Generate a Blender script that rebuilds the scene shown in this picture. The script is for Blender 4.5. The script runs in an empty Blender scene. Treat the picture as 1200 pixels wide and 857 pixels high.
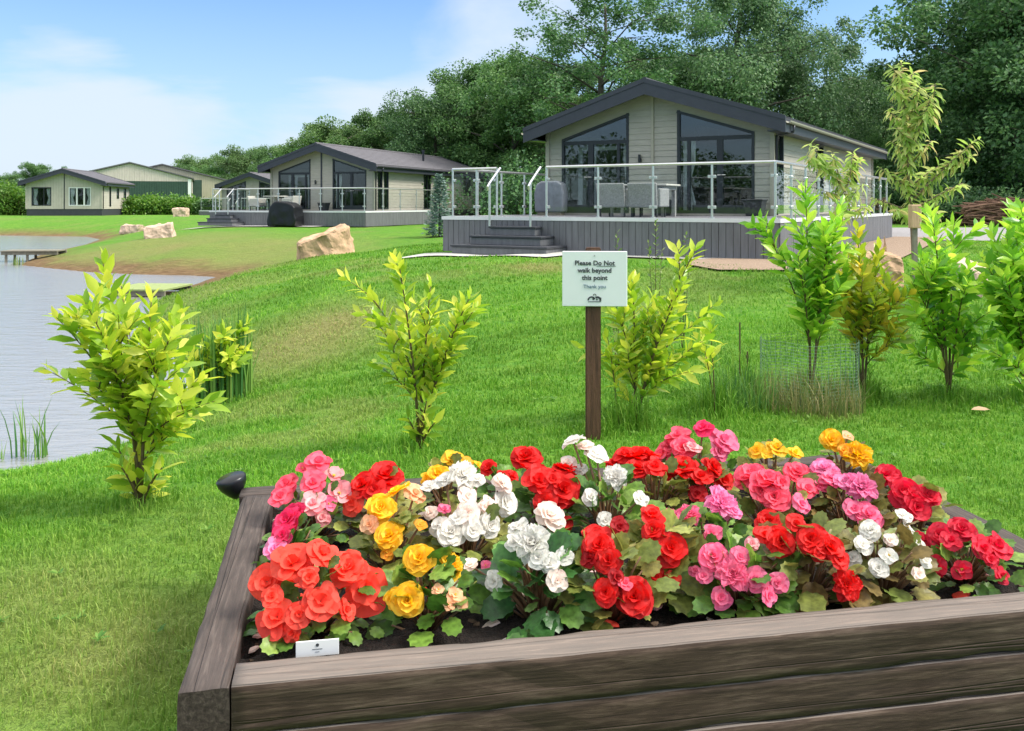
import bpy, bmesh, math, random
import numpy as np
from mathutils import Vector, Matrix, noise as mnoise

R = math.radians
C = bpy.context.scene.collection
SC = bpy.context.scene

# ------------------------------------------------------------------ camera, sky, sun, exposure
F, HOR, EYE = 1060.0, 240.0, 1.52            # focal length in photo pixels, horizon row, eye height
cam = bpy.data.cameras.new('camera')
cam_o = bpy.data.objects.new('camera', cam); C.objects.link(cam_o)
cam_o.location = (0, 0, EYE); cam_o.rotation_euler = (R(90), 0, 0)
cam.sensor_fit = 'HORIZONTAL'; cam.sensor_width = 36.0
cam.lens = 36.0 * F / 1200.0
cam.shift_y = -(428.5 - HOR) / 1200.0
cam.clip_start = 0.05; cam.clip_end = 5000
SC.camera = cam_o

SUN = Vector((0.78, -0.10, 0.88)).normalized()
sun_el = math.asin(SUN.z); sun_az = math.atan2(SUN.x, SUN.y)
w = bpy.data.worlds.new('World'); SC.world = w; w.use_nodes = True
nt = w.node_tree; nt.nodes.clear(); N = nt.nodes.new; L = nt.links.new
wo = N('ShaderNodeOutputWorld'); bg = N('ShaderNodeBackground'); L(bg.outputs[0], wo.inputs[0])
sky = N('ShaderNodeTexSky'); sky.sky_type = 'NISHITA'; sky.sun_disc = False
sky.sun_elevation = sun_el; sky.sun_rotation = sun_az
sky.altitude = 50; sky.air_density = 1.0; sky.dust_density = 1.2; sky.ozone_density = 1.6
bg.inputs[1].default_value = 0.10
tc = N('ShaderNodeTexCoord'); sep = N('ShaderNodeSeparateXYZ'); L(tc.outputs['Generated'], sep.inputs[0])
# soft broken cloud sheet: direction projected on a flat layer overhead
zc = N('ShaderNodeMath'); zc.operation = 'MAXIMUM'; zc.inputs[1].default_value = 0.0; L(sep.outputs[2], zc.inputs[0])
za = N('ShaderNodeMath'); za.operation = 'ADD'; za.inputs[1].default_value = 0.16; L(zc.outputs[0], za.inputs[0])
dx = N('ShaderNodeMath'); dx.operation = 'DIVIDE'; L(sep.outputs[0], dx.inputs[0]); L(za.outputs[0], dx.inputs[1])
dy = N('ShaderNodeMath'); dy.operation = 'DIVIDE'; L(sep.outputs[1], dy.inputs[0]); L(za.outputs[0], dy.inputs[1])
cmb = N('ShaderNodeCombineXYZ'); L(dx.outputs[0], cmb.inputs[0]); L(dy.outputs[0], cmb.inputs[1]); cmb.inputs[2].default_value = 3.7
cn = N('ShaderNodeTexNoise'); cn.inputs['Scale'].default_value = 1.15; cn.inputs['Detail'].default_value = 7; cn.inputs['Roughness'].default_value = 0.52
cn.inputs['Distortion'].default_value = 0.35; L(cmb.outputs[0], cn.inputs['Vector'])
cr = N('ShaderNodeValToRGB'); cr.color_ramp.elements[0].position = 0.36; cr.color_ramp.elements[1].position = 0.80
cr.color_ramp.interpolation = 'EASE'; # larger cloud banks and clear stretches, each round its own direction in the sky
acc = cn.outputs[0]
for az_, el_, rad_, amp_ in [(-24.5, 4.5, 6, .30), (-31, 2, 8, .18), (-2, 11.5, 5.5, .14), (-5, 7, 6, .10), (-11, 4.5, 7, .10), (-19, 7, 6, .08), (-29, 12, 8, -.26), (-17, 12.5, 7, -.24), (-7.5, 10.5, 3.5, -.16), (12, 11, 6, -.06), (22, 11, 6, -.12)]:
    dv = N('ShaderNodeVectorMath'); dv.operation = 'DOT_PRODUCT'; L(tc.outputs['Generated'], dv.inputs[0])
    dv.inputs[1].default_value = (math.sin(R(az_))*math.cos(R(el_)), math.cos(R(az_))*math.cos(R(el_)), math.sin(R(el_)))
    mr_ = N('ShaderNodeMapRange'); mr_.interpolation_type = 'SMOOTHSTEP'; mr_.inputs['From Min'].default_value = math.cos(R(rad_*1.5)); mr_.inputs['From Max'].default_value = 1.0; mr_.inputs['To Max'].default_value = amp_; L(dv.outputs['Value'], mr_.inputs[0])
    ad_ = N('ShaderNodeMath'); ad_.operation = 'ADD'; L(acc, ad_.inputs[0]); L(mr_.outputs[0], ad_.inputs[1]); acc = ad_.outputs[0]
L(acc, cr.inputs[0])
# more veil near the horizon
hz = N('ShaderNodeMapRange'); hz.inputs['From Min'].default_value = 0.0; hz.inputs['From Max'].default_value = 0.24
hz.inputs['To Min'].default_value = 0.55; hz.inputs['To Max'].default_value = 0.0; L(sep.outputs[2], hz.inputs[0])
mx = N('ShaderNodeMath'); mx.operation = 'MAXIMUM'
cl = N('ShaderNodeMath'); cl.operation = 'MULTIPLY'; cl.inputs[1].default_value = 0.9; L(cr.outputs[0], cl.inputs[0])
L(cl.outputs[0], mx.inputs[0]); L(hz.outputs[0], mx.inputs[1])
tint = N('ShaderNodeMix'); tint.data_type = 'RGBA'; tint.blend_type = 'MULTIPLY'; tint.inputs[0].default_value = 1.0
L(sky.outputs[0], tint.inputs[6]); tint.inputs[7].default_value = (0.56, 0.73, 0.90, 1)
cm = N('ShaderNodeMix'); cm.data_type = 'RGBA'; L(mx.outputs[0], cm.inputs[0]); L(tint.outputs[2], cm.inputs[6])
cm.inputs[7].default_value = (3.3, 3.75, 4.25, 1)
# bright overcast added overhead, out of view, as fill for soft, open shadows
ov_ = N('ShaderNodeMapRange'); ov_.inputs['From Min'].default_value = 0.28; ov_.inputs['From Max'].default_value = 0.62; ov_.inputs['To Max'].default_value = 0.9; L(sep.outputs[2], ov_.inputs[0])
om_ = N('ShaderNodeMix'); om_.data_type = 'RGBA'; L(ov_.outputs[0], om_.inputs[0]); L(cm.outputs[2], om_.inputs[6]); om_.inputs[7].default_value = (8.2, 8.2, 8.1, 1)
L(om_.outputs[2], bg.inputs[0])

sl = bpy.data.lights.new('sun', 'SUN'); sl.energy = 2.0; sl.angle = R(18); sl.color = (1.0, 0.95, 0.87)
so = bpy.data.objects.new('sun', sl); C.objects.link(so); so.rotation_euler = (-SUN).to_track_quat('-Z', 'Y').to_euler()
SC.view_settings.view_transform = 'Standard'; SC.view_settings.look = 'None'
SC.view_settings.gamma = 1; SC.view_settings.use_curve_mapping = False
SC.view_settings.exposure = 1.26
cy = SC.cycles
cy.max_bounces = 6; cy.diffuse_bounces = 3; cy.glossy_bounces = 3; cy.transmission_bounces = 4; cy.transparent_max_bounces = 12
cy.caustics_reflective = False; cy.caustics_refractive = False; cy.use_denoising = True

# ------------------------------------------------------------------ helpers
def at(u, v, Y):                    # photo pixel + distance -> a point in the place
    return Vector(((u - 600) / F * Y, Y, EYE - (v - HOR) / F * Y))

def tag(o, label=None, cat=None, group=None, kind=None):
    if label: o['label'] = label
    if cat: o['category'] = cat
    if group: o['group'] = group
    if kind: o['kind'] = kind
    return o

def empty(name, loc=(0, 0, 0), rz=0.0):
    o = bpy.data.objects.new(name, None); C.objects.link(o); o.location = loc; o.rotation_euler = (0, 0, rz)
    o.empty_display_size = 0.1
    return o

def link_mesh(name, me, parent=None, loc=None):
    o = bpy.data.objects.new(name, me); C.objects.link(o)
    if parent: o.parent = parent
    if loc is not None: o.location = loc
    return o

def copy_tree(o, parent=None):
    c = o.copy(); C.objects.link(c)
    if parent: c.parent = parent
    for ch in [x for x in bpy.data.objects if x.parent == o]:
        copy_tree(ch, c)
    return c

class MB:
    def __init__(s): s.v = []; s.f = []; s.m = []
    def add(s, vs, fs, mi=0):
        b = len(s.v); s.v += [tuple(p) for p in vs]
        for f in fs: s.f.append(tuple(b + i for i in f)); s.m.append(mi)
    def box(s, x0, x1, y0, y1, z0, z1, mi=0):
        s.add([(x0,y0,z0),(x1,y0,z0),(x1,y1,z0),(x0,y1,z0),(x0,y0,z1),(x1,y0,z1),(x1,y1,z1),(x0,y1,z1)],
              [(3,2,1,0),(4,5,6,7),(0,1,5,4),(1,2,6,5),(2,3,7,6),(3,0,4,7)], mi); return s
    def prism(s, A, B, mi=0):       # two matching outlines joined
        n = len(A); s.add(list(A) + list(B), [tuple(range(n))[::-1], tuple(range(n, 2*n))] +
              [(i, (i+1) % n, n + (i+1) % n, n + i) for i in range(n)], mi); return s
    def tube(s, pts, rad, n=8, mi=0, cap=True):
        pts = [Vector(p) for p in pts]
        if not hasattr(rad, '__len__'): rad = [rad] * len(pts)
        b = len(s.v); prev = None
        for i, p in enumerate(pts):
            t = (pts[min(i+1, len(pts)-1)] - pts[max(i-1, 0)]).normalized()
            if prev is None:
                a = Vector((1, 0, 0)) if abs(t.x) < 0.8 else Vector((0, 1, 0))
            else: a = prev
            a = (a - t * a.dot(t)).normalized(); prev = a; c = t.cross(a)
            for k in range(n):
                q = 2*math.pi*k/n; s.v.append(tuple(p + (a*math.cos(q) + c*math.sin(q)) * rad[i]))
        for i in range(len(pts)-1):
            for k in range(n):
                s.f.append((b+i*n+k, b+i*n+(k+1) % n, b+(i+1)*n+(k+1) % n, b+(i+1)*n+k)); s.m.append(mi)
        if cap:
            s.f.append(tuple(b+k for k in range(n))[::-1]); s.m.append(mi)
            e = b+(len(pts)-1)*n; s.f.append(tuple(e+k for k in range(n))); s.m.append(mi)
        return s
    def build(s, name, mats, parent=None, loc=None, smooth=False, bevel=0, seg=1):
        me = bpy.data.meshes.new(name); me.from_pydata(s.v, [], s.f)
        for m in (mats if isinstance(mats, (list, tuple)) else [mats]): me.materials.append(m)
        me.polygons.foreach_set('material_index', s.m)
        if smooth: me.polygons.foreach_set('use_smooth', [True]*len(s.f))
        me.update()
        o = link_mesh(name, me, parent, loc)
        if bevel:
            b = o.modifiers.new('bevel', 'BEVEL'); b.width = bevel; b.segments = seg; b.limit_method = 'ANGLE'; b.angle_limit = R(40)
        return o

def np_mesh(name, verts, loops, starts, mats, smooth=False, attrs=None, mi=None):
    me = bpy.data.meshes.new(name)
    me.vertices.add(len(verts)); me.vertices.foreach_set('co', np.ascontiguousarray(verts, np.float32).ravel())
    me.loops.add(len(loops)); me.loops.foreach_set('vertex_index', np.ascontiguousarray(loops, np.int32))
    me.polygons.add(len(starts)); me.polygons.foreach_set('loop_start', np.ascontiguousarray(starts, np.int32))
    for m in (mats if isinstance(mats, (list, tuple)) else [mats]): me.materials.append(m)
    if mi is not None: me.polygons.foreach_set('material_index', np.ascontiguousarray(mi, np.int32))
    me.polygons.foreach_set('use_smooth', np.full(len(starts), smooth))
    me.update(calc_edges=True)
    for k, a in (attrs or {}).items():
        at_ = me.attributes.new(k, 'FLOAT', 'POINT'); at_.data.foreach_set('value', np.ascontiguousarray(a, np.float32))
    me.validate()
    return me

def stamp(tv, tf, pos, rot, scl):   # template copied at many frames -> verts, loops, starts
    tv = np.asarray(tv, float); n = len(pos); k = len(tv)
    P = np.einsum('nij,kj->nki', rot, tv) * np.asarray(scl).reshape(n, 1, 1) + np.asarray(pos)[:, None, :]
    lens = np.array([len(f) for f in tf]); fl = np.array([i for f in tf for i in f])
    loops = (fl[None, :] + (np.arange(n) * k)[:, None]).ravel()
    st = np.concatenate([[0], np.cumsum(lens)[:-1]])
    starts = (st[None, :] + (np.arange(n) * lens.sum())[:, None]).ravel()
    return P.reshape(-1, 3), loops, starts

def frames(d, up):                  # x = side, y = along d, z = normal
    d = d / (np.linalg.norm(d, axis=1, keepdims=True) + 1e-9)
    s = np.cross(d, up); s /= (np.linalg.norm(s, axis=1, keepdims=True) + 1e-9)
    n = np.cross(s, d)
    return np.stack([s, d, n], axis=2)

# ------------------------------------------------------------------ materials
def newmat(name):
    m = bpy.data.materials.new(name); m.use_nodes = True
    t = m.node_tree; b = t.nodes['Principled BSDF']
    return m, t, b

def rgb(c): return (c[0], c[1], c[2], 1.0)

def M(name, col, rough=0.6, var=0.15, scale=6.0, bump=0.0, bscale=60.0, metal=0.0, spec=0.4, stretch=None, detail=5, coord='Object'):
    m, t, b = newmat(name); n, l = t.nodes.new, t.links.new
    b.inputs['Roughness'].default_value = rough; b.inputs['Metallic'].default_value = metal
    b.inputs['Specular IOR Level'].default_value = spec
    tcn = n('ShaderNodeTexCoord'); vec = tcn.outputs[coord]
    if stretch:
        mp = n('ShaderNodeMapping'); mp.inputs['Scale'].default_value = stretch; l(vec, mp.inputs[0]); vec = mp.outputs[0]
    nz = n('ShaderNodeTexNoise'); nz.inputs['Scale'].default_value = scale; nz.inputs['Detail'].default_value = detail; nz.inputs['Roughness'].default_value = 0.6
    l(vec, nz.inputs['Vector'])
    r = n('ShaderNodeValToRGB'); r.color_ramp.elements[0].position = 0.3; r.color_ramp.elements[1].position = 0.7
    r.color_ramp.elements[0].color = rgb([c*(1-var) for c in col]); r.color_ramp.elements[1].color = rgb([min(1, c*(1+var)) for c in col])
    l(nz.outputs[0], r.inputs[0]); l(r.outputs[0], b.inputs['Base Color'])
    if bump:
        nb = n('ShaderNodeTexNoise'); nb.inputs['Scale'].default_value = bscale; nb.inputs['Detail'].default_value = 6; l(vec, nb.inputs['Vector'])
        bp = n('ShaderNodeBump'); bp.inputs['Strength'].default_value = bump; bp.inputs['Distance'].default_value = 0.02
        l(nb.outputs[0], bp.inputs['Height']); l(bp.outputs[0], b.inputs['Normal'])
    return m

def leafmat(name, cols, rough=0.45, trans=0.3, spec=0.35, tcol=None, obj_var=0.0, mottle=0.0, mscale=60):
    """each leaf takes its own colour between cols"""
    m, t, b = newmat(name); n, l = t.nodes.new, t.links.new
    g = n('ShaderNodeNewGeometry'); r = n('ShaderNodeValToRGB'); e = r.color_ramp.elements
    while len(e) < len(cols): e.new(0.5)
    for i, c in enumerate(cols): e[i].position = i / max(1, len(cols)-1); e[i].color = rgb(c)
    l(g.outputs['Random Per Island'], r.inputs[0]); col = r.outputs[0]
    if obj_var:
        oi = n('ShaderNodeObjectInfo'); hs = n('ShaderNodeHueSaturation'); mr = n('ShaderNodeMapRange')
        mr.inputs['To Min'].default_value = 1-obj_var; mr.inputs['To Max'].default_value = 1+obj_var; l(oi.outputs['Random'], mr.inputs[0])
        l(mr.outputs[0], hs.inputs['Value']); l(col, hs.inputs['Color']); col = hs.outputs[0]
    if mottle:
        tcn = n('ShaderNodeTexCoord'); nz = n('ShaderNodeTexNoise'); nz.inputs['Scale'].default_value = mscale; nz.inputs['Detail'].default_value = 4; l(tcn.outputs['Object'], nz.inputs['Vector'])
        mr = n('ShaderNodeMapRange'); mr.inputs['From Min'].default_value = .3; mr.inputs['From Max'].default_value = .7; mr.inputs['To Min'].default_value = 1-mottle; mr.inputs['To Max'].default_value = 1+mottle; l(nz.outputs[0], mr.inputs[0])
        h3 = n('ShaderNodeHueSaturation'); l(col, h3.inputs['Color']); l(mr.outputs[0], h3.inputs['Value']); col = h3.outputs[0]
        bp = n('ShaderNodeBump'); bp.inputs['Strength'].default_value = .4; bp.inputs['Distance'].default_value = .004; l(nz.outputs[0], bp.inputs['Height']); l(bp.outputs[0], b.inputs['Normal'])
    b.inputs['Roughness'].default_value = rough; b.inputs['Specular IOR Level'].default_value = spec
    l(col, b.inputs['Base Color'])
    tr = n('ShaderNodeBsdfTranslucent')
    if tcol is None:
        hs2 = n('ShaderNodeHueSaturation'); hs2.inputs['Value'].default_value = 1.5; hs2.inputs['Saturation'].default_value = 1.05; l(col, hs2.inputs['Color']); l(hs2.outputs[0], tr.inputs[0])
    else: tr.inputs[0].default_value = rgb(tcol)
    mixn = n('ShaderNodeMixShader'); mixn.inputs[0].default_value = trans
    l(b.outputs[0], mixn.inputs[1]); l(tr.outputs[0], mixn.inputs[2]); l(mixn.outputs[0], t.nodes['Material Output'].inputs[0])
    return m

def glassmat(name, tint, fmin=0.06, rough=0.0, power=0.85):
    m, t, b = newmat(name); n, l = t.nodes.new, t.links.new; t.nodes.remove(b)
    tr = n('ShaderNodeBsdfTransparent'); tr.inputs[0].default_value = rgb(tint)
    gl = n('ShaderNodeBsdfGlossy'); gl.inputs['Roughness'].default_value = rough; gl.inputs[0].default_value = (0.95, 0.97, 1, 1)
    ge = n('ShaderNodeNewGeometry'); dt = n('ShaderNodeVectorMath'); dt.operation = 'DOT_PRODUCT'; l(ge.outputs['Incoming'], dt.inputs[0]); l(ge.outputs['Normal'], dt.inputs[1])
    ab = n('ShaderNodeMath'); ab.operation = 'ABSOLUTE'; l(dt.outputs['Value'], ab.inputs[0])
    om = n('ShaderNodeMath'); om.operation = 'SUBTRACT'; om.inputs[0].default_value = 1.0; l(ab.outputs[0], om.inputs[1])
    pw = n('ShaderNodeMath'); pw.operation = 'POWER'; pw.inputs[1].default_value = 5.0; l(om.outputs[0], pw.inputs[0])
    ad = n('ShaderNodeMath'); ad.operation = 'MULTIPLY_ADD'; ad.inputs[1].default_value = power; ad.inputs[2].default_value = fmin; ad.use_clamp = True
    l(pw.outputs[0], ad.inputs[0])
    mixn = n('ShaderNodeMixShader'); l(ad.outputs[0], mixn.inputs[0]); l(tr.outputs[0], mixn.inputs[1]); l(gl.outputs[0], mixn.inputs[2])
    l(mixn.outputs[0], t.nodes['Material Output'].inputs[0])
    return m

MAT = {}
MAT['sage'] = M('sage_cladding', (0.345, 0.335, 0.285), 0.6, 0.10, 2.5, 0.15, 40, stretch=(1, 1, 6))
MAT['taupe'] = M('taupe_cladding', (0.41, 0.38, 0.32), 0.6, 0.10, 2.5, 0.1, 40, stretch=(1, 1, 6))
MAT['cream'] = M('cream_cladding', (0.50, 0.455, 0.39), 0.6, 0.08, 2.5, 0.1, 40)
MAT['sagetrim'] = M('sage_trim', (0.34, 0.33, 0.26), 0.55, 0.06)
MAT['anthracite'] = M('anthracite_trim', (0.040, 0.044, 0.058), 0.4, 0.12, 4)
MAT['blackframe'] = M('window_frame_grey', (0.022, 0.025, 0.031), 0.35, 0.1, 5)
MAT['roof1'] = M('roof_tile_dark', (0.045, 0.047, 0.058), 0.7, 0.25, 8, 0.3, 30)
MAT['roof2'] = M('roof_tile_grey', (0.125, 0.118, 0.13), 0.75, 0.18, 8, 0.3, 30)
MAT['white_pvc'] = M('white_plastic', (0.75, 0.75, 0.74), 0.35, 0.04)
MAT['deckgrey'] = M('composite_deck_grey', (0.15, 0.151, 0.162), 0.6, 0.18, 4, 0.2, 50, stretch=(3, 3, .4))
MAT['deckdark'] = M('composite_deck_edge', (0.05, 0.052, 0.062), 0.55, 0.15, 5)
MAT['steel'] = M('brushed_steel', (0.62, 0.62, 0.62), 0.32, 0.06, 20, metal=0.85)
MAT['whiterail'] = M('white_deck_edging', (0.7, 0.7, 0.72), 0.4, 0.05)
MAT['bal_glass'] = glassmat('balustrade_glass', (0.962, 0.985, 0.972), 0.02)
MAT['win_glass'] = glassmat('window_glass', (0.80, 0.84, 0.85), 0.06)
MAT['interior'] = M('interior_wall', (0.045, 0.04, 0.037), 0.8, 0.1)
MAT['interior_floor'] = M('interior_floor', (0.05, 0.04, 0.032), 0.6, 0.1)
MAT['curtain'] = M('curtain_cloth', (0.78, 0.77, 0.75), 0.8, 0.1)
MAT['rattan'] = M('grey_rattan', (0.30, 0.30, 0.30), 0.7, 0.25, 30, 0.6, 90)
MAT['cream_rattan'] = M('cream_rattan', (0.55, 0.52, 0.47), 0.7, 0.15, 30, 0.5, 90)
MAT['darkplastic'] = M('dark_grey_planter', (0.035, 0.037, 0.042), 0.5, 0.15, 6)
MAT['cover'] = M('grey_cover_fabric', (0.16, 0.17, 0.20), 0.35, 0.2, 5, 0.4, 8)
MAT['blackcover'] = M('black_cover_fabric', (0.008, 0.008, 0.010), 0.38, 0.2, 5, 0.5, 6)
MAT['concrete'] = M('pale_concrete', (0.50, 0.48, 0.44), 0.85, 0.15, 5, 0.2, 60)
MAT['gravel'] = M('brown_gravel', (0.33, 0.235, 0.165), 0.9, 0.35, 40, 0.8, 120)
MAT['tarmac'] = M('tarmac', (0.30, 0.285, 0.29), 0.9, 0.15, 6, 0.3, 150)
MAT['shedgrey'] = M('shed_sheet_grey', (0.60, 0.52, 0.48), 0.7, 0.12, 1.5, stretch=(4, 1, .6))
MAT['shedbeige'] = M('shed_sheet_beige', (0.46, 0.43, 0.32), 0.7, 0.10, 1.5, stretch=(4, 4, .6))
MAT['shedgreen'] = M('shed_sheet_green', (0.038, 0.075, 0.055), 0.55, 0.15, 2)
MAT['shedroof'] = M('shed_roof_edge', (0.12, 0.12, 0.125), 0.7, 0.1)
MAT['bark'] = M('tree_bark', (0.085, 0.075, 0.06), 0.9, 0.4, 8, 0.8, 20, stretch=(3, 3, .7))
MAT['twig'] = M('laurel_stem', (0.10, 0.075, 0.03), 0.6, 0.3, 30)
MAT['palebark'] = M('sapling_bark', (0.22, 0.16, 0.11), 0.7, 0.3, 20)
MAT['sand'] = M('sandstone', (0.54, 0.355, 0.22), 0.85, 0.28, 3.5, 0.9, 7, detail=9)
MAT['pink_sand'] = M('pale_pink_sandstone', (0.58, 0.42, 0.32), 0.85, 0.22, 3.5, 0.8, 7, detail=9)
MAT['jetty'] = M('weathered_jetty_wood', (0.22, 0.20, 0.15), 0.8, 0.25, 8)
MAT['algae'] = M('green_platform_mat', (0.28, 0.34, 0.13), 0.9, 0.15, 9)

# ------------------------------------------------------------------ the land
ZW = -0.6
def px_shore(u, v):
    Y = (EYE - ZW) * F / (v - HOR); return ((u - 600) / F * Y, Y)
SHORE = [(-80, 2.0), (-30, 4.2), (-9, 5.6)] + [px_shore(*p) for p in
   [(0,557),(60,546),(125,527),(190,500),(237,465),(207,425),(182,385),(178,355),(216,337),(252,325),(220,323),(160,322),
    (100,319),(60,315),(22,311),(35,302),(62,295),(95,288),(116,281),(100,277.5),(0,276)]] + [(-90, 62)]
SHORE = np.array(SHORE)

def shore_dist(x, y):               # >0 on land
    d2 = np.full(x.shape, 1e9); ins = np.zeros(x.shape, bool); n = len(SHORE)
    for i in range(n):
        a, b = SHORE[i], SHORE[(i+1) % n]
        e = b - a; wx, wy = x - a[0], y - a[1]
        t = np.clip((wx*e[0] + wy*e[1]) / (e @ e), 0, 1)
        d2 = np.minimum(d2, (wx - t*e[0])**2 + (wy - t*e[1])**2)
        c = ((a[1] > y) != (b[1] > y)) & (x < (b[0]-a[0]) * (y-a[1]) / (b[1]-a[1] + 1e-12) + a[0])
        ins ^= c
    return np.where(ins, -1, 1) * np.sqrt(d2)

def sstep(a, b, x):
    t = np.clip((x - a) / (b - a), 0, 1); return t*t*(3 - 2*t)

def ground(x, y):
    x = np.asarray(x, float); y = np.asarray(y, float)
    base = 0.46 * sstep(8, 17.5, y + 0.15*np.abs(x)) + 0.12 * sstep(40, 75, y)
    d = shore_dist(x, y)
    W = 4.6 + 4.6 * sstep(12, 24, y)
    t = np.clip(d / W, 0, 1)
    z = ZW + (base - ZW) * (1 - (1 - t)**2)
    z = np.where(d < 0, ZW - np.minimum(0.8, -d * 0.45), z)
    und = 0.035*np.sin(x*1.1 + 0.7*y) * np.sin(0.8*y - 0.4*x) + 0.03*np.sin(2.3*x - 1.1*y + 1) * np.sin(1.7*y + 0.3*x) 
    k = sstep(4.5, 8, y) * sstep(0.3, 2.5, d) * (1 - sstep(30, 50, y)) * (1 - 0.9*sstep(0.5, 2.5, x) * sstep(13, 15, y))
    return z + und * k

def gz(x, y): return float(ground(np.array([x]), np.array([y]))[0])

_rg = np.random.default_rng(5)
_G = _rg.random((64, 64))
def vnoise(x, y, s):
    X, Y_ = x*s, y*s; i, j = np.floor(X).astype(int), np.floor(Y_).astype(int); fx, fy = X-i, Y_-j
    fx = fx*fx*(3-2*fx); fy = fy*fy*(3-2*fy); g = lambda a, b: _G[a % 64, b % 64]
    return (g(i,j)*(1-fx) + g(i+1,j)*fx)*(1-fy) + (g(i,j+1)*(1-fx) + g(i+1,j+1)*fx)*fy

def dry_mask(x, y):                 # straw-coloured worn patches of the lawn
    n = 0.55*vnoise(x, y, 0.6) + 0.3*vnoise(x, y, 1.7) + 0.15*vnoise(x, y, 5)
    m = np.clip((n - 0.58) * 2.5, 0, 0.3)
    for (px, py, r, k) in [(-2.4, 11.8, 1.5, 1.1), (-1.35, 3.1, .55, .65), (-1.85, 3.5, .6, .55), (-1.6, 4.3, .5, .3), (-5.4, 14.5, 1.2, .5), (0.5, 15.8, 1.0, .75), (2.4, 13.2, 1.2, .35),
                           (-9, 29, 4.5, .9), (-13, 32, 4.5, 1.0), (-6.0, 19.5, 1.6, .55), (-1.2, 4.2, .5, .35), (5.0, 15.9, 1.2, .6)]:
        dd = np.hypot(x-px, (y-py)*0.75); m = np.maximum(m, 0.8 * k * np.clip(1.25 - dd/r, 0, 1) * (0.45 + 0.9*n))
    return np.clip(m, 0, 1)

def dirt_mask(x, y, z, d):          # bare earth of the banks
    n = 0.6*vnoise(x, y, 0.9) + 0.4*vnoise(x, y, 3.1)
    far = sstep(19, 24, y)
    return np.clip(np.where(d < 0.05, 1.0, (1 - sstep(0.3, 1.9, d + (n - 0.5)*1.6))) * (0.12 + 0.88*far), 0, 1)

# terrain sheet: grid lines crowd together near the camera
gy = np.concatenate([np.linspace(-320, -12, 14), np.linspace(-6, 1, 15), np.arange(1.15, 9, 0.11), 9 * np.exp(np.arange(0, 1.35, 0.014)), np.geomspace(36, 110, 60)[1:], np.geomspace(110, 1500, 14)[1:]])
gxp = np.concatenate([np.arange(0, 5, 0.13), 5 * np.exp(np.arange(0, 2.2, 0.03)), np.geomspace(46, 1200, 14)[1:]])
gx = np.concatenate([-gxp[:0:-1], gxp])
GX, GY = np.meshgrid(gx, gy)
GZ = ground(GX.ravel(), GY.ravel()); nd = shore_dist(GX.ravel(), GY.ravel())
nyy, nxx = GX.shape
idx = np.arange(nyy*nxx).reshape(nyy, nxx)
q = np.stack([idx[:-1, :-1], idx[:-1, 1:], idx[1:, 1:], idx[1:, :-1]], -1).reshape(-1, 4)
DRY = dry_mask(GX.ravel(), GY.ravel()); DIRT = dirt_mask(GX.ravel(), GY.ravel(), GZ, nd)

def lawn_material():
    m, t, b = newmat('lawn'); n, l = t.nodes.new, t.links.new
    tcn = n('ShaderNodeTexCoord')
    def nz(s, d=6, st=None):
        x = n('ShaderNodeTexNoise'); x.inputs['Scale'].default_value = s; x.inputs['Detail'].default_value = d; x.inputs['Roughness'].default_value = 0.65
        src = tcn.outputs['Object']
        if st:
            mp = n('ShaderNodeMapping'); mp.inputs['Scale'].default_value = st; l(src, mp.inputs[0]); src = mp.outputs[0]
        l(src, x.inputs['Vector']); return x
    def mix(f, a, c):
        x = n('ShaderNodeMix'); x.data_type = 'RGBA'
        (l(f, x.inputs[0]) if not isinstance(f, float) else setattr(x.inputs[0], 'default_value', f))
        for s, v in ((6, a), (7, c)):
            (setattr(x.inputs[s], 'default_value', rgb(v)) if isinstance(v, tuple) else l(v, x.inputs[s]))
        return x.outputs[2]
    def ramp(o, a, c):
        r = n('ShaderNodeMapRange'); r.inputs['From Min'].default_value = a; r.inputs['From Max'].default_value = c; l(o, r.inputs[0]); return r.outputs[0]
    big = ramp(nz(0.55, 4).outputs[0], 0.35, 0.65); fine = ramp(nz(26, 4).outputs[0], 0.3, 0.7); mid = ramp(nz(3.2, 6, (1, 2.2, 1)).outputs[0], 0.35, 0.68)
    c1 = mix(big, (0.125, 0.30, 0.022), (0.21, 0.36, 0.042))
    c2 = mix(mid, (0.060, 0.22, 0.018), c1)
    c3 = mix(fine, c2, (0.20, 0.39, 0.05))
    c3m = mix(0.5, c2, c3)
    a1 = n('ShaderNodeAttribute'); a1.attribute_name = 'dry'; a2 = n('ShaderNodeAttribute'); a2.attribute_name = 'dirt'
    dryc = mix(fine, (0.24, 0.20, 0.07), (0.36, 0.31, 0.13))
    c4 = mix(a1.outputs['Fac'], c3m, dryc)
    dirtc = mix(mid, (0.16, 0.095, 0.045), (0.30, 0.20, 0.10))
    c5 = mix(a2.outputs['Fac'], c4, dirtc)
    l(c5, b.inputs['Base Color']); b.inputs['Roughness'].default_value = 0.9; b.inputs['Specular IOR Level'].default_value = 0.15
    bp = n('ShaderNodeBump'); bp.inputs['Strength'].default_value = 0.9; bp.inputs['Distance'].default_value = 0.06
    hsum = n('ShaderNodeMath'); hsum.operation = 'ADD'; l(nz(40, 3).outputs[0], hsum.inputs[0]); l(mid, hsum.inputs[1]); l(hsum.outputs[0], bp.inputs['Height'])
    l(bp.outputs[0], b.inputs['Normal'])
    return m
MAT['lawn'] = lawn_material()
me = np_mesh('ground', np.stack([GX.ravel(), GY.ravel(), GZ], 1), q.ravel(), np.arange(len(q))*4, MAT['lawn'], True, {'dry': DRY, 'dirt': DIRT})
tag(link_mesh('ground', me), 'green lawn sloping down to the lake', 'ground', kind='structure')

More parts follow.
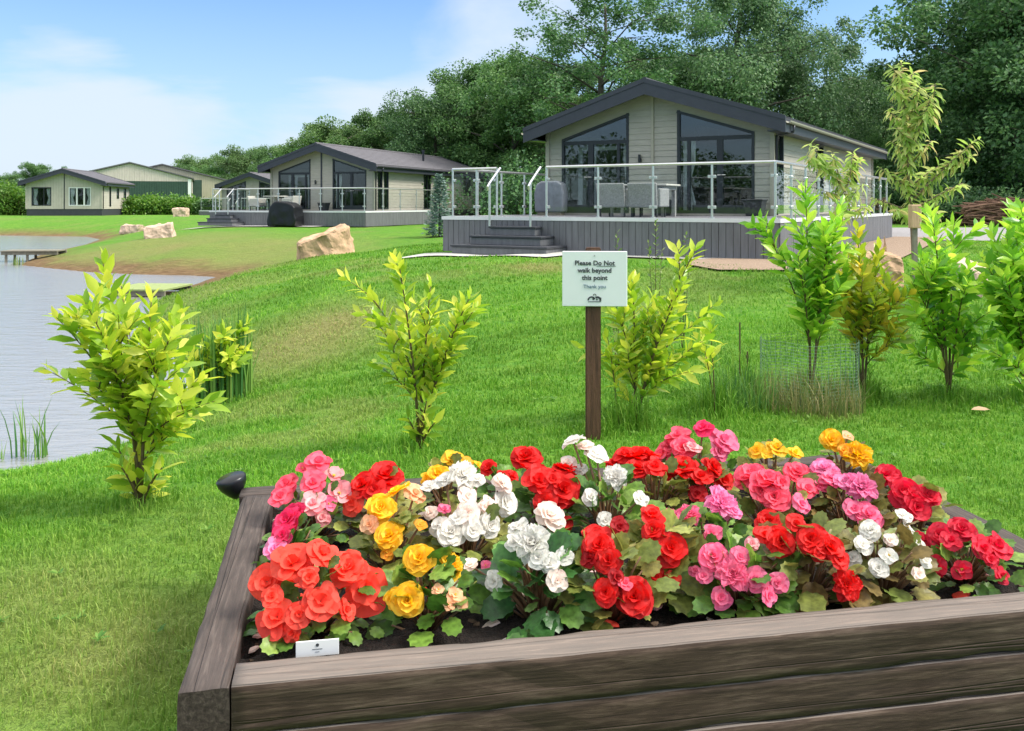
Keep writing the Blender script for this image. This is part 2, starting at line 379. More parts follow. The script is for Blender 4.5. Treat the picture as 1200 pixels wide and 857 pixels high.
# lake
def lake_material():
    m, t, b = newmat('lake_water'); n, l = t.nodes.new, t.links.new
    b.inputs['Base Color'].default_value = (0.26, 0.26, 0.255, 1); b.inputs['Roughness'].default_value = 0.15; b.inputs['Specular IOR Level'].default_value = 1.0
    b.inputs['IOR'].default_value = 1.5
    tcn = n('ShaderNodeTexCoord'); mp = n('ShaderNodeMapping'); mp.inputs['Scale'].default_value = (0.8, 2.6, 1); mp.inputs['Rotation'].default_value = (0, 0, R(-12)); l(tcn.outputs['Object'], mp.inputs[0])
    nz = n('ShaderNodeTexNoise'); nz.inputs['Scale'].default_value = 2.4; nz.inputs['Detail'].default_value = 5; nz.inputs['Roughness'].default_value = 0.55; l(mp.outputs[0], nz.inputs['Vector'])
    bp = n('ShaderNodeBump'); bp.inputs['Strength'].default_value = 0.32; bp.inputs['Distance'].default_value = 0.08; l(nz.outputs[0], bp.inputs['Height']); l(bp.outputs[0], b.inputs['Normal'])
    return m
s = MB(); s.add([(-120, 1, ZW), (-2, 1, ZW), (-2, 66, ZW), (-120, 66, ZW)], [(0, 1, 2, 3)])
tag(s.build('lake_water', lake_material()), 'grey lake beside the lawn', 'water', kind='structure')

# tarmac road behind the big lodge, gravel apron, concrete path strip
def sheet(name, outline, m, lift, label, cat, n=24):
    bm = bmesh.new(); vs = [bm.verts.new((p[0], p[1], 0)) for p in outline]; bm.faces.new(vs)
    bmesh.ops.triangulate(bm, faces=bm.faces[:])
    for _ in range(6): bmesh.ops.subdivide_edges(bm, edges=[e for e in bm.edges if e.calc_length() > 0.45], cuts=1, use_grid_fill=False); bmesh.ops.triangulate(bm, faces=bm.faces[:])
    for v in bm.verts: v.co.z = gz(v.co.x, v.co.y) + lift
    me = bpy.data.meshes.new(name); bm.to_mesh(me); bm.free(); me.materials.append(m)
    return tag(link_mesh(name, me), label, cat, kind='structure')
sheet('road', [(9.2, 27.5), (16, 25.5), (34, 24), (60, 22), (60, 42), (34, 42), (20, 41), (12.5, 41)], MAT['tarmac'], 0.02, 'grey tarmac road passing behind the big lodge', 'road')

# ------------------------------------------------------------------ lodges
HW, EAVE, PEAK = 3.05, 2.26, 3.22           # half width, wall height at the eaves, at the ridge (above the deck)
SLOPE = (PEAK - EAVE) / HW
def roofline(x): return PEAK - SLOPE * abs(x)

def clip_band(poly, z0, z1):
    for sgn, lim in ((1, z0), (-1, z1)):
        out = []
        for i in range(len(poly)):
            a, b = poly[i], poly[(i+1) % len(poly)]
            ia, ib = sgn*(a[1]-lim) >= -1e-9, sgn*(b[1]-lim) >= -1e-9
            if ia: out.append(a)
            if ia != ib:
                t = (lim-a[1]) / (b[1]-a[1]); out.append((a[0]+t*(b[0]-a[0]), lim))
        poly = out
        if len(poly) < 3: return None
    return poly

def clad(mb, polys, mp, pitch=0.15, lap=0.016, thick=0.12, vertical=False):
    """lap boarding over flat wall pieces; mp(s, z, d) puts a point d in front of the wall"""
    for poly in polys:
        A = [mp(s, z, -0.001) for s, z in poly]; B = [mp(s, z, -thick) for s, z in poly]; mb.prism(A, B)
        if vertical:
            P = [(z, s) for s, z in poly][::-1]
        else: P = poly
        zmin, zmax = min(p[1] for p in P), max(p[1] for p in P)
        k = math.floor(zmin/pitch + 1e-6)
        while k*pitch < zmax - 1e-6:
            z0 = k*pitch; c = clip_band(P, z0, z0+pitch); k += 1
            if not c: continue
            D = lambda z: lap * max(0.05, 1 - (z-z0)/pitch*0.95) if not vertical else (lap if (z-z0) < pitch*0.9 else lap)
            W = (lambda a, z, d: mp(z, a, d)) if vertical else mp
            if vertical:
                c2 = clip_band(P, z0+0.008, z0+pitch-0.008)
                if c2: mb.prism([W(a, z, lap) for a, z in c2], [W(a, z, 0.0) for a, z in c2])
                continue
            mb.add([W(a, z, D(z)) for a, z in c], [tuple(range(len(c)))])
            low = [p for p in c if abs(p[1]-max(z0, zmin)) < 1e-6]
            if len(low) >= 2:
                a, b = min(low)[0], max(low)[0]; z = low[0][1]
                mb.add([W(a, z, 0), W(b, z, 0), W(b, z, D(z)), W(a, z, D(z))], [(0, 1, 2, 3)])

def bar(mb, mp, p, q, w, d0, d1, mi=0):
    """flat bar from p to q in a wall plane, w wide, between depths d0 and d1"""
    dx_, dz_ = q[0]-p[0], q[1]-p[1]; ln = math.hypot(dx_, dz_); nx, nz_ = -dz_/ln*w/2, dx_/ln*w/2
    o = [(p[0]+nx, p[1]+nz_), (q[0]+nx, q[1]+nz_), (q[0]-nx, q[1]-nz_), (p[0]-nx, p[1]-nz_)]
    mb.prism([mp(s, z, d1) for s, z in o], [mp(s, z, d0) for s, z in o], mi)

def window(parent, mp, poly, fm, name='window', mull=(), frame=0.06, label=None, glass=None, curtain=None, sill=False, handle=None):
    n = len(poly); mb = MB(); cx = sum(p[0] for p in poly)/n; cz = sum(p[1] for p in poly)/n
    for i in range(n):                                   # frame inset so that bars stay inside the opening
        p, q_ = poly[i], poly[(i+1) % n]; ex, ez = q_[0]-p[0], q_[1]-p[1]; ln = math.hypot(ex, ez)
        nx, nz_ = -ez/ln, ex/ln
        if nx*(cx-p[0]) + nz_*(cz-p[1]) < 0: nx, nz_ = -nx, -nz_
        o = frame/2
        bar(mb, mp, (p[0]+nx*o, p[1]+nz_*o), (q_[0]+nx*o, q_[1]+nz_*o), frame, -0.07 - 0.0005*i, 0.024 + 0.0007*i)
    for j, (p, q_, w_) in enumerate(mull): bar(mb, mp, p, q_, w_, -0.062 - 0.0005*j, 0.012 + 0.0006*j)
    fr = mb.build(name, fm, parent)
    if label: fr['label'] = label
    g = MB(); g.prism([mp(s_, z_, -0.02) for s_, z_ in poly], [mp(s_, z_, -0.028) for s_, z_ in poly]); g.build('pane', glass or MAT['win_glass'], fr)
    if handle:
        h = MB()
        for hs, hz_ in handle:
            h.tube([mp(hs, hz_, 0.015), mp(hs, hz_, 0.06)], 0.012, 6); h.tube([mp(hs-0.005, hz_, 0.06), mp(hs+0.12*(1 if hs > cx else -1), hz_, 0.06)], 0.012, 6)
        h.build('handle', MAT['steel'], fr)
    if curtain:
        for (s0, s1, z0, z1) in curtain:
            c = MB(); pts = 22; rows = 7; vs = []
            for r_ in range(rows+1):
                t = r_/rows; pinch = 1 - 0.45*math.exp(-((t-0.42)/0.16)**2)
                for k in range(pts+1):
                    u_ = k/pts; vs.append(mp(s0 + (s1-s0)*u_*pinch, z0 + (z1-z0)*t, -0.16 - 0.03*math.sin(u_*26)*pinch))
            c.add(vs, [(r_*(pts+1)+k, r_*(pts+1)+k+1, (r_+1)*(pts+1)+k+1, (r_+1)*(pts+1)+k) for r_ in range(rows) for k in range(pts)])
            c.build('curtain', MAT['curtain'], fr, smooth=True)
    return fr

def lodge(label, loc, rz, LEN, wall_m, roof_m, trim_m, group, style='a', mid_m=None, side=(), vertical=False, vent=None, door_side=None, sunlit_wall_m=None):
    root = tag(empty('holiday_lodge', loc, rz), label, 'lodge', group)
    front = lambda s, z, d: (s, -d, z); right = lambda s, z, d: (HW+d, s, z); left = lambda s, z, d: (-HW-d, s, z); back = lambda s, z, d: (s, LEN+d, z)
    T = lambda x: roofline(x) - 0.36
    wins = []; mb = MB(); zb = 0.06; mids = []
    if style == 'a':
        x1, x2 = 0.66, 2.62
        for sg in (-1, 1):
            P = lambda pts: [(sg*x, z) for x, z in pts][::sg]
            mids += [P([(0, 0), (x1, 0), (x1, roofline(x1)), (0, PEAK)]), P([(x1, T(x1)), (x2, T(x2)), (x2, roofline(x2)), (x1, roofline(x1))]),
                     P([(x1, 0), (x2, 0), (x2, zb), (x1, zb)]), P([(x2, 0), (HW, 0), (HW, EAVE), (x2, roofline(x2))])]
            wins.append(P([(x1, zb), (x2, zb), (x2, T(x2)), (x1, T(x1))]))
        zt = 1.98
    else:
        (l0, l1, r0, r1, z0, z1) = style
        ops = [(-HW, l0), (l0, l1), (l1, 0), (0, r0), (r0, r1), (r1, HW)]
        for a, b_ in ops:
            if (a, b_) in ((l0, l1), (r0, r1)):
                mids.append([(a, 0), (b_, 0), (b_, z0), (a, z0)]); mids.append([(a, z1), (b_, z1), (b_, roofline(b_)), (a, roofline(a))])
            else: mids.append([(a, 0), (b_, 0), (b_, roofline(b_)), (a, roofline(a))])
        wins = [[(l0, z0), (l1, z0), (l1, z1), (l0, z1)], [(r0, z0), (r1, z0), (r1, z1), (r0, z1)]]
    clad(mb, mids, front, vertical=vertical, pitch=0.15 if not vertical else 0.22)
    clad(mb, [[(0, 0), (0, 0), (0, 0)]] if False else [[(-HW, 0), (HW, 0), (HW, EAVE), (0, PEAK), (-HW, EAVE)]], back)
    # long walls, pieced round their windows
    def long_wall(ops, mpf):
        ops = sorted(ops); y = 0.0; pl = []
        for a, b_, z0, z1, *_ in ops:
            pl.append([(y, 0), (a, 0), (a, EAVE), (y, EAVE)])
            pl.append([(a, 0), (b_, 0), (b_, z0), (a, z0)]); pl.append([(a, z1), (b_, z1), (b_, EAVE), (a, EAVE)]); y = b_
        pl.append([(y, 0), (LEN, 0), (LEN, EAVE), (y, EAVE)]); return pl
    smb = MB() if sunlit_wall_m else mb
    clad(smb, long_wall(side, right), right); clad(mb, long_wall([], left), left)
    mb.build('wall', wall_m, root)
    if sunlit_wall_m: smb.build('wall', sunlit_wall_m, root)
    # corner boards and the centre cover strip
    for sx in (-1, 1):
        for ya, yb in ((-0.05, 0.06), (LEN-0.06, LEN+0.05)):
            t = MB(); t.box(sx*HW-0.055, sx*HW+0.055, ya, yb, 0.0, EAVE-0.015); t.build('corner_board', MAT['sagetrim'] if style == 'a' else wall_m, root)
    t = MB(); t.box(-0.035, 0.035, -0.045, -0.017, 0.0, PEAK-0.1); t.build('cover_strip', mid_m or MAT['sagetrim'], root)
    # base skirt under the walls
    t = MB(); t.box(-HW+0.02, HW-0.02, 0.02, LEN-0.02, -0.62, -0.004); t.build('underframe', MAT['deckdark'], root)
    # windows
    fm = MAT['blackframe']
    if style == 'a':
        for sg, poly in zip((-1, 1), wins):
            xs = lambda x: sg*x
            mull = [((xs(x1), 1.92), (xs(x2), 1.92), 0.10)]
            dl, dr = (0.96, 2.56)
            mull += [((xs(dl), zb), (xs(dl), 1.9), 0.08), ((xs((dl+dr)/2), zb), (xs((dl+dr)/2), 1.9), 0.15), ((xs(dl+.1), zb+0.12), (xs(dr), zb+0.12), 0.16)]
            hd = [(xs((dl+dr)/2 - 0.04), 1.0), (xs((dl+dr)/2 + 0.04), 1.0)]
            cur = [(xs(x1+0.10), xs(x1+0.42), 0.1, 1.88)] if sg == 1 else [(xs(x1+0.08), xs(x1+0.22), 0.1, 1.88)]
            fr = window(root, front, poly, fm, 'window', mull, 0.07, curtain=cur, handle=hd)
            ib = MB(); xm = xs(1.75)                     # pale inner door frame seen behind the glass
            if sg == -1:
                for k_, (px_, pw_) in enumerate(((xs(2.42), .12), (xs(2.0), .12), (xs(1.25), .05))): bar(ib, front, (px_, .06), (px_, 1.85), pw_, -.75-.001*k_, -.70)
                bar(ib, front, (xs(2.42), 1.80), (xs(1.25), 1.80), .1, -.76, -.72)
                ib.build('inner_door_frame', MAT['white_pvc'], fr)
    else:
        for k, poly in enumerate(wins):
            a, b_, z0, z1 = poly[0][0], poly[1][0], poly[0][1], poly[2][1]
            if k == 0: mull = [((a+(b_-a)*.62, z0), (a+(b_-a)*.62, z1), 0.06)]
            else: mull = [((a+(b_-a)*.36, z0), (a+(b_-a)*.36, z1), 0.13), ((a+(b_-a)*.69, z0), (a+(b_-a)*.69, z1), 0.13)]
            window(root, front, poly, fm if k == 0 else MAT['white_pvc'], 'window', mull, 0.08 if k == 0 else .07, curtain=[(a+.1, a+.45, z0, z1), (b_-.1, b_-.42, z0, z1)])
    for a, b_, z0, z1, *mm in side:
        mull = [(((a+b_)/2, z0), ((a+b_)/2, z1), 0.07)] if (b_-a) > 0.9 else []
        window(root, right, [(a, z0), (b_, z0), (b_, z1), (a, z1)], fm, 'door' if mm else 'window', mull, 0.07)
    # interior: floor, back partition, ceiling stay dim behind the glass
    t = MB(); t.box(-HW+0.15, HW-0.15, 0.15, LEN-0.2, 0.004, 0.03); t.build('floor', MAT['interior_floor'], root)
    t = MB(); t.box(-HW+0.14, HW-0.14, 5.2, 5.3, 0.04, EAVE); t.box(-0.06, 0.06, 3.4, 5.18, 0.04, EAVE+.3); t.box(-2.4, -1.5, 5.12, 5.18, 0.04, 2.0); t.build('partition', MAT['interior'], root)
    # roof: two slabs with gable barge boards, gutters, downpipes
    oh, ov, th = 0.42, 0.55, 0.16
    zr = lambda x: PEAK + 0.02 - SLOPE*abs(x)
    rf = MB()
    for sg in (-1, 1):
        xe = sg*(HW+oh); z0, z1 = zr(0), zr(xe)
        A = [(0, -ov, z0), (xe, -ov, z1), (xe, LEN+ov, z1), (0, LEN+ov, z0)]; B = [(x, y, z+th) for x, y, z in A]
        rf.prism(A if sg < 0 else A, B)
        k = 0
        ncourse = 11
        for c in range(ncourse):                        # tile courses stepping up the slope
            x0 = xe*(1 - c/ncourse); x1_ = xe*(1 - (c+0.97)/ncourse)
            za, zb_ = zr(x0)+th+0.022, zr(x1_)+th+0.006
            rf.prism([(x0, -ov+.01, za), (x1_, -ov+.01, zb_), (x1_, LEN+ov-.01, zb_), (x0, LEN+ov-.01, za)],
                     [(x0, -ov+.01, za-.015), (x1_, -ov+.01, zb_-.004), (x1_, LEN+ov-.01, zb_-.004), (x0, LEN+ov-.01, za-.015)])
    ro = rf.build('roof', roof_m, root)
    t = MB(); t.tube([(0, -ov-.02, zr(0)+th+.01), (0, LEN+ov+.02, zr(0)+th+.01)], 0.07, 8); t.build('ridge_cap', roof_m, ro)
    f0, f1 = -0.20, th+0.035
    for yy in (-ov-0.045, LEN+ov+0.003):
        for sg in (-1, 1):
            xe = sg*(HW+oh+0.03); t = MB()
            A = [(0, yy, zr(0)+f0), (xe, yy, zr(xe)+f0), (xe, yy, zr(xe)+f1), (0, yy, zr(0)+f1)]; t.prism(A, [(x, y+0.042, z) for x, y, z in A])
            A2 = [(0, yy-0.02, zr(0)+f1-0.10), (xe, yy-0.02, zr(xe)+f1-0.10), (xe, yy-0.02, zr(xe)+f1+.012), (0, yy-0.02, zr(0)+f1+.012)]; t.prism(A2, [(x, y+0.018, z) for x, y, z in A2])
            t.build('barge_board', trim_m, ro)
    for sg in (-1, 1):                                  # soffit and fascia along the eaves
        xe = sg*(HW+oh); t = MB(); t.box(min(sg*(HW+0.02), xe), max(sg*(HW+0.02), xe), -ov+.005, LEN+ov-.005, zr(xe)-0.16, zr(xe)-0.13)
        t.box(xe-0.02 if sg > 0 else xe-0.01, xe+0.01 if sg > 0 else xe+0.02, -ov+.006, LEN+ov-.006, zr(xe)-0.18, zr(xe)+0.05)
        t.build('fascia', trim_m, ro)
    for sg in (-1, 1):
        g = MB(); xe = sg*(HW+oh+0.075); n_ = 8
        ring = [(xe + 0.06*math.cos(math.pi + math.pi*k/n_), zr(HW+oh)+0.07 + 0.06*math.sin(math.pi + math.pi*k/n_)) for k in range(n_+1)]
        ring2 = [(xe + 0.052*math.cos(2*math.pi - math.pi*k/n_), zr(HW+oh)+0.07 + 0.052*math.sin(2*math.pi - math.pi*k/n_)) for k in range(n_+1)]
        out = ring + ring2; g.prism([(x, -ov+.02, z) for x, z in out], [(x, LEN+ov-.02, z) for x, z in out])
        g.build('gutter', MAT['sagetrim'] if style == 'a' and vent is None else trim_m, ro)
    g = MB(); g.tube([(HW+oh+.07, 0.05, zr(HW+oh)), (HW+oh+.06, 0.05, zr(HW+oh)-.15), (HW+0.09, 0.05, EAVE-.34), (HW+0.09, 0.05, 0.02)], 0.035, 8); g.build('downpipe', trim_m, root, smooth=True)
    if vent:
        g = MB(); x, y = vent; g.tube([(x, y, zr(x)+.1), (x, y, zr(x)+0.75)], 0.07, 8); g.tube([(x, y, zr(x)+.7), (x, y, zr(x)+0.82)], 0.10, 8); g.build('vent_pipe', MAT['blackframe'], ro)
    if style == 'a':
        g = MB(); g.box(-0.38, -0.30, -0.07, -0.018, 1.38, 1.46); g.tube([(-0.34, -0.07, 1.36), (-0.34, -0.07, 1.56)], 0.035, 10); g.build('wall_lamp', MAT['blackframe'], root)
    return root

L1 = (3.6116, 23.1963); A1 = R(-30.7); Z1 = 1.25
L2 = (-9.786, 46.5007); A2 = R(-20.7); Z2 = 1.22
lodge('large sage green lodge with dark roof and glazed gable', (*L1, Z1), A1, 14.0, MAT['sage'], MAT['roof1'], MAT['anthracite'], 'lodges round the lake',
      side=[(0.25, 0.98, 0.06, 2.02), (4.7, 5.6, 0.06, 2.0, 1), (10.2, 11.2, 0.9, 1.9)], sunlit_wall_m=MAT['taupe'])  # right wall in paler taupe: its sunlit tone is put into the colour
lodge('taupe lodge with grey tiled roof behind the black covered barbecue', (*L2, Z2), A2, 14.0, MAT['taupe'], MAT['roof2'], MAT['anthracite'], 'lodges round the lake',
      mid_m=MAT['anthracite'], side=[(0.35, 0.85, 0.06, 2.05), (1.0, 1.5, 0.06, 2.05), (5.6, 6.5, 0.06, 2.0, 1), (11.1, 12.2, 0.85, 1.95)], vent=(1.6, 8.5))
# a third lodge stands beyond, half hidden; a fourth far off over the lake
def place_front(u, Y, z): p = at(u, HOR, Y); return (p.x, p.y, z)
lodge('half hidden lodge with dark gable between the sheds and the taupe lodge', place_front(296, 82, 1.0), R(-14), 12.0, MAT['taupe'], MAT['roof2'], MAT['anthracite'], 'lodges round the lake', mid_m=MAT['taupe'])
lodge('distant cream lodge with picture windows on the far lake shore', place_front(75.5, 77, 1.15), R(8), 8.0, MAT['cream'], MAT['roof2'], MAT['anthracite'], 'lodges round the lake',
      style=(-2.62, -1.05, 0.35, 2.15, 0.28, 1.85), mid_m=MAT['blackframe'], vertical=True, side=[(2.0, 2.5, 0.2, 2.0), (4.2, 4.9, 0.9, 1.9), (6.4, 7.2, 0.8, 1.9)])

# ------------------------------------------------------------------ decks with glass balustrades
def post_at(root, x, y, z0=0.0, h=1.08, clamps=((1, 0),), rnd=0.024):
    p = MB(); p.tube([(x, y, z0), (x, y, z0+h)], rnd, 10); p.tube([(x, y, z0), (x, y, z0+0.02)], 0.05, 12)
    po = p.build('railing_post', MAT['steel'], root, smooth=False)
    c = MB()
    for (dx_, dy_) in clamps:
        for zz in (0.22, 0.82):
            cx_, cy_ = x+dx_*0.05, y+dy_*0.05
            c.box(cx_-0.03, cx_+0.03, cy_-0.03, cy_+0.03, z0+zz-0.03, z0+zz+0.03)
    if clamps: c.build('clamp', MAT['steel'], po, bevel=0.008)
    return po

def balustrade(root, pts, z0=0.0, h=1.08, rail=True):
    """posts at pts with a glass sheet between neighbours and one top rail"""
    for i, (x, y) in enumerate(pts):
        cl_ = []
        for j in (i-1, i+1):
            if 0 <= j < len(pts):
                d = Vector((pts[j][0]-x, pts[j][1]-y)).normalized(); cl_.append((d.x, d.y))
        post_at(root, x, y, z0, h, cl_)
    for (xa, ya), (xb, yb) in zip(pts[:-1], pts[1:]):
        d = Vector((xb-xa, yb-ya)); ln = d.length; d /= ln; n_ = Vector((-d.y, d.x)) * 0.005
        a = Vector((xa, ya)) + d*0.06; b = Vector((xb, yb)) - d*0.06
        g = MB(); A = [(a.x-n_.x, a.y-n_.y, z0+.1), (b.x-n_.x, b.y-n_.y, z0+.1), (b.x-n_.x, b.y-n_.y, z0+h-.1), (a.x-n_.x, a.y-n_.y, z0+h-.1)]
        g.prism(A, [(x+2*n_.x, y+2*n_.y, z) for x, y, z in A]); g.build('glass_panel', MAT['bal_glass'], root)
    r = MB(); r.tube([(x, y, z0+h) for x, y in pts], 0.030, 10); r.build('top_rail', MAT['steel'], root)

def skirt(root, pts, zt, zb, m, pw=0.145):
    """vertical boards round the deck edge"""
    mb = MB()
    for (xa, ya), (xb, yb) in zip(pts[:-1], pts[1:]):
        d = Vector((xb-xa, yb-ya)); ln = d.length; d /= ln; n_ = Vector((d.y, -d.x)); k = max(1, round(ln/pw)); st = ln/k
        for i in range(k):
            jit = random.uniform(0, 0.004)
            a = Vector((xa, ya)) + d*(i*st+0.005); b = Vector((xa, ya)) + d*((i+1)*st-0.005); o = n_*(0.02+jit)
            A = [(a.x, a.y, zb), (b.x, b.y, zb), (b.x, b.y, zt), (a.x, a.y, zt)]; mb.prism([(x+o.x, y+o.y, z) for x, y, z in A], A)
    return mb.build('skirting', m, root)

def deck(label, loc, rz, x0, x1, yf, ybk, zg, steps, rails, side_y, group):
    """deck floor at local z 0; front edge y = yf; runs back along the right wall to side_y"""
    root = tag(empty('deck', loc, rz), label, 'deck', group)
    fl = MB()
    n_ = int((0.0 - yf) / 0.15)
    for i in range(n_): fl.box(x0, x1, yf + i*(-yf-0.07)/n_ + 0.003, yf + (i+1)*(-yf-0.07)/n_ - 0.003, -0.03, -0.003)
    for i in range(int((side_y+0.07)/0.15)): fl.box(HW+0.08, x1, -0.06 + i*0.15+.003, -0.06 + (i+1)*0.15-.003, -0.03, -0.003)
    fl.build('deck_floor', MAT['deckgrey'], root)
    skirt(root, [(x0, -0.06), (x0, yf)][::1], -0.075, zg, MAT['deckgrey']); skirt(root, [(x0, yf), (x1, yf)], -0.075, zg, MAT['deckgrey']); skirt(root, [(x1, yf), (x1, side_y)], -0.075, zg, MAT['deckgrey'])
    e = MB(); e.box(x0-.035, x1+.035, yf-.035, yf+.02, -0.072, 0.004); e.box(x1-.02, x1+.035, yf+.022, side_y, -0.072, 0.004); e.box(x0-.035, x0+.02, yf+.022, -.06, -0.072, 0.004)
    e.build('edging', MAT['whiterail'], root)
    (sx0, sx1, ns, grow) = steps; rise = -zg/(ns+1)
    for k in range(1, ns+1):
        s_ = MB(); g = grow*(k-1); z = -rise*k
        s_.box(sx0-g, sx1+g, yf-0.05-0.30*k, yf-0.045 if k == 1 else yf-0.05-0.30*(k-1)+.02, z-0.045, z)
        if k > 1:
            s_.box(sx0-g, sx0-grow*(k-2)+.02, yf-0.05-0.30*(k-1)+.021, yf-0.045, z-0.045, z); s_.box(sx1+grow*(k-2)-.02, sx1+g, yf-0.05-0.30*(k-1)+.021, yf-0.045, z-0.045, z)
        s_.box(sx0-g+.03, sx1+g-.03, yf-0.02-0.30*k, yf-0.045, max(zg, z-rise), z-0.047, 1)
        s_.build('step', [MAT['deckdark'], MAT['deckgrey']], root, bevel=0.006)
    for pts in rails: balustrade(root, pts)
    for sx in (sx0+0.08, sx1-0.08):                          # sloping hand rails
        h = MB(); yb_, zb_ = yf-0.05-0.62, -rise*2
        h.tube([(sx, yb_+.25, -rise*1), (sx, yb_+.25, 0.72)], 0.026, 10)
        h.tube([(sx, yf+.02, 1.08), (sx, yb_+.25, 0.74), (sx, yb_+.17, 0.66), (sx, yb_+.2, 0.58)], 0.026, 10); h.build('handrail', MAT['steel'], root)
    return root
fp = lambda a, b, n_, y: [(a + (b-a)*i/n_, y) for i in range(n_+1)]
deck('grey boarded deck of the big sage lodge with glass balustrade', (*L1, Z1), A1, -3.23, 4.40, -4.71, 0, -0.79, (-1.80, -0.62, 3, 0.30),
     [[(-3.05, -0.12), (-3.05, -1.3), (-3.05, -2.45), (-3.05, -3.55), (-3.05, -4.60), (-2.4, -4.60), (-1.86, -4.60)], fp(-0.60, 4.30, 4, -4.60) + [(4.30, -4.6 + 13.6*i/11) for i in range(1, 12)]], 9.3, 'decks round the lodges')
deck('low grey deck of the taupe lodge with steps at its left end', (*L2, Z2), A2, -4.45, 4.37, -3.16, 0, -0.72, (-3.85, -2.95, 3, 0.30),
     [[(-4.35, -0.12), (-4.35, -1.5), (-4.35, -3.06), (-3.95, -3.06)], fp(-2.85, 4.27, 6, -3.06) + [(4.27, -3.06 + 8.9*i/5) for i in range(1, 6)]], 6.2, 'decks round the lodges')
deck('narrow distant deck with glass balustrade on the half hidden lodge', place_front(296, 82, 1.0), R(-14), -4.0, 4.0, -2.2, 0, -0.75, (-1.0, 0, 3, .3), [fp(-3.9, -1.1, 2, -2.1), fp(0.1, 3.9, 3, -2.1)], .5, 'decks round the lodges')

def local(L_, a, x, y, z):
    c_, s_ = math.cos(a), math.sin(a); return (L_[0]+c_*x-s_*y, L_[1]+s_*x+c_*y, z)

# concrete slab edge and gravel apron at the foot of the big deck
sheet('path', [local(L1, A1, x, y, 0)[:2] for x, y in [(-3.6, -6.1), (0.2, -6.1), (0.6, -5.3), (4.5, -5.2), (4.75, -4.7), (4.45, -4.6), (-3.2, -4.6), (-3.6, -4.9)]], MAT['concrete'], 0.03, 'pale concrete strip at the foot of the deck', 'path')
sheet('gravel_path', [local(L1, A1, x, y, 0)[:2] for x, y in [(2.9, -6.3), (4.0, -7.1), (5.8, -6.4), (6.3, -3.8), (6.2, 1.0), (5.9, 9.5), (4.46, 9.5), (4.47, -4.68), (3.2, -4.98)]], MAT['gravel'], 0.038, 'brown gravel apron by the deck corner', 'gravel path')
sheet('patio_slab', [local(L2, A2, x, y, 0)[:2] for x, y in [(-5.0, -4.6), (2.2, -4.1), (2.2, -3.2), (-5, -3.2)]], MAT['concrete'], 0.05, 'pale slab under the covered barbecue', 'path')

# ------------------------------------------------------------------ farm sheds beyond the lake
def shed(label, loc, rz, hw, ln, eave, peak, m_up, m_low, zlow, openings=()):
    root = tag(empty('farm_shed', loc, rz), label, 'shed', 'farm sheds beyond the lake')
    rl = lambda x: peak - (peak-eave)*abs(x)/hw
    def sheets(polys, mpf, m, name):
        mb = MB()
        for poly in polys:
            P = [(z, s_) for s_, z in poly][::-1]; lo, hi = min(p[1] for p in P), max(p[1] for p in P); k = math.floor(lo/0.3)
            mb.prism([mpf(s_, z, 0) for s_, z in poly], [mpf(s_, z, -0.1) for s_, z in poly])
            while k*0.3 < hi:
                c = clip_band(P, k*0.3+0.02, k*0.3+0.22); k += 1
                if c: mb.prism([mpf(a, z, 0.05) for z, a in c], [mpf(a, z, 0.001) for z, a in c])
        return mb.build(name, m, root)
    fr = lambda s_, z, d: (s_, -d, z); ri = lambda s_, z, d: (hw+d, s_, z); le = lambda s_, z, d: (-hw-d, s_, z)
    if zlow:
        sheets([[(-hw, zlow), (hw, zlow), (hw, eave), (0, peak), (-hw, eave)]], fr, m_up, 'gable')
        sheets([[(-hw, 0), (hw, 0), (hw, zlow-.02), (-hw, zlow-.02)]], fr, m_low, 'wall')
    else: sheets([[(-hw, 0), (hw, 0), (hw, eave), (0, peak), (-hw, eave)]], fr, m_up, 'wall')
    sheets([[(0, 0), (ln, 0), (ln, eave), (0, eave)]], ri, m_up, 'wall'); sheets([[(0, 0), (ln, 0), (ln, eave), (0, eave)]], le, m_up, 'wall')
    rf = MB()
    for sg in (-1, 1):
        xe = sg*(hw+.3); A = [(0, -.3, peak+.05), (xe, -.3, rl(xe)+.05), (xe, ln+.3, rl(xe)+.05), (0, ln+.3, peak+.05)]; rf.prism(A, [(x, y, z+.16) for x, y, z in A])
    rf.build('roof', MAT['shedroof'], root)
    for (a, b_, z0, z1, m) in openings:
        o = MB(); o.box(a, b_, -0.12, -0.055, z0, z1); o.build('door', m, root)
    return root
shed('grey gabled farm shed with dark green lower wall', place_front(152, 118, 0.6), R(19), 7.6, 16, 4.35, 6.3, MAT['shedgrey'], MAT['shedgreen'], 4.0, [(7.15, 7.55, 0, 4.3, MAT['white_pvc'])])
shed('beige ribbed farm shed behind the green walled one', place_front(190, 130, 0.6), R(17), 10.0, 22, 4.1, 6.6, MAT['shedbeige'], None, 0, [(2.6, 3.3, 0, 4.6, MAT['white_pvc']), (3.4, 5.4, 0, 4.5, MAT['shedgreen'])])
shed('low pale farm shed joined at the left of the green walled one', place_front(118, 132, 0.6), R(19), 8.0, 14, 4.7, 5.5, MAT['shedgrey'], None, 0, [(1.0, 1.8, 3.4, 5.0, MAT['blackframe'])])

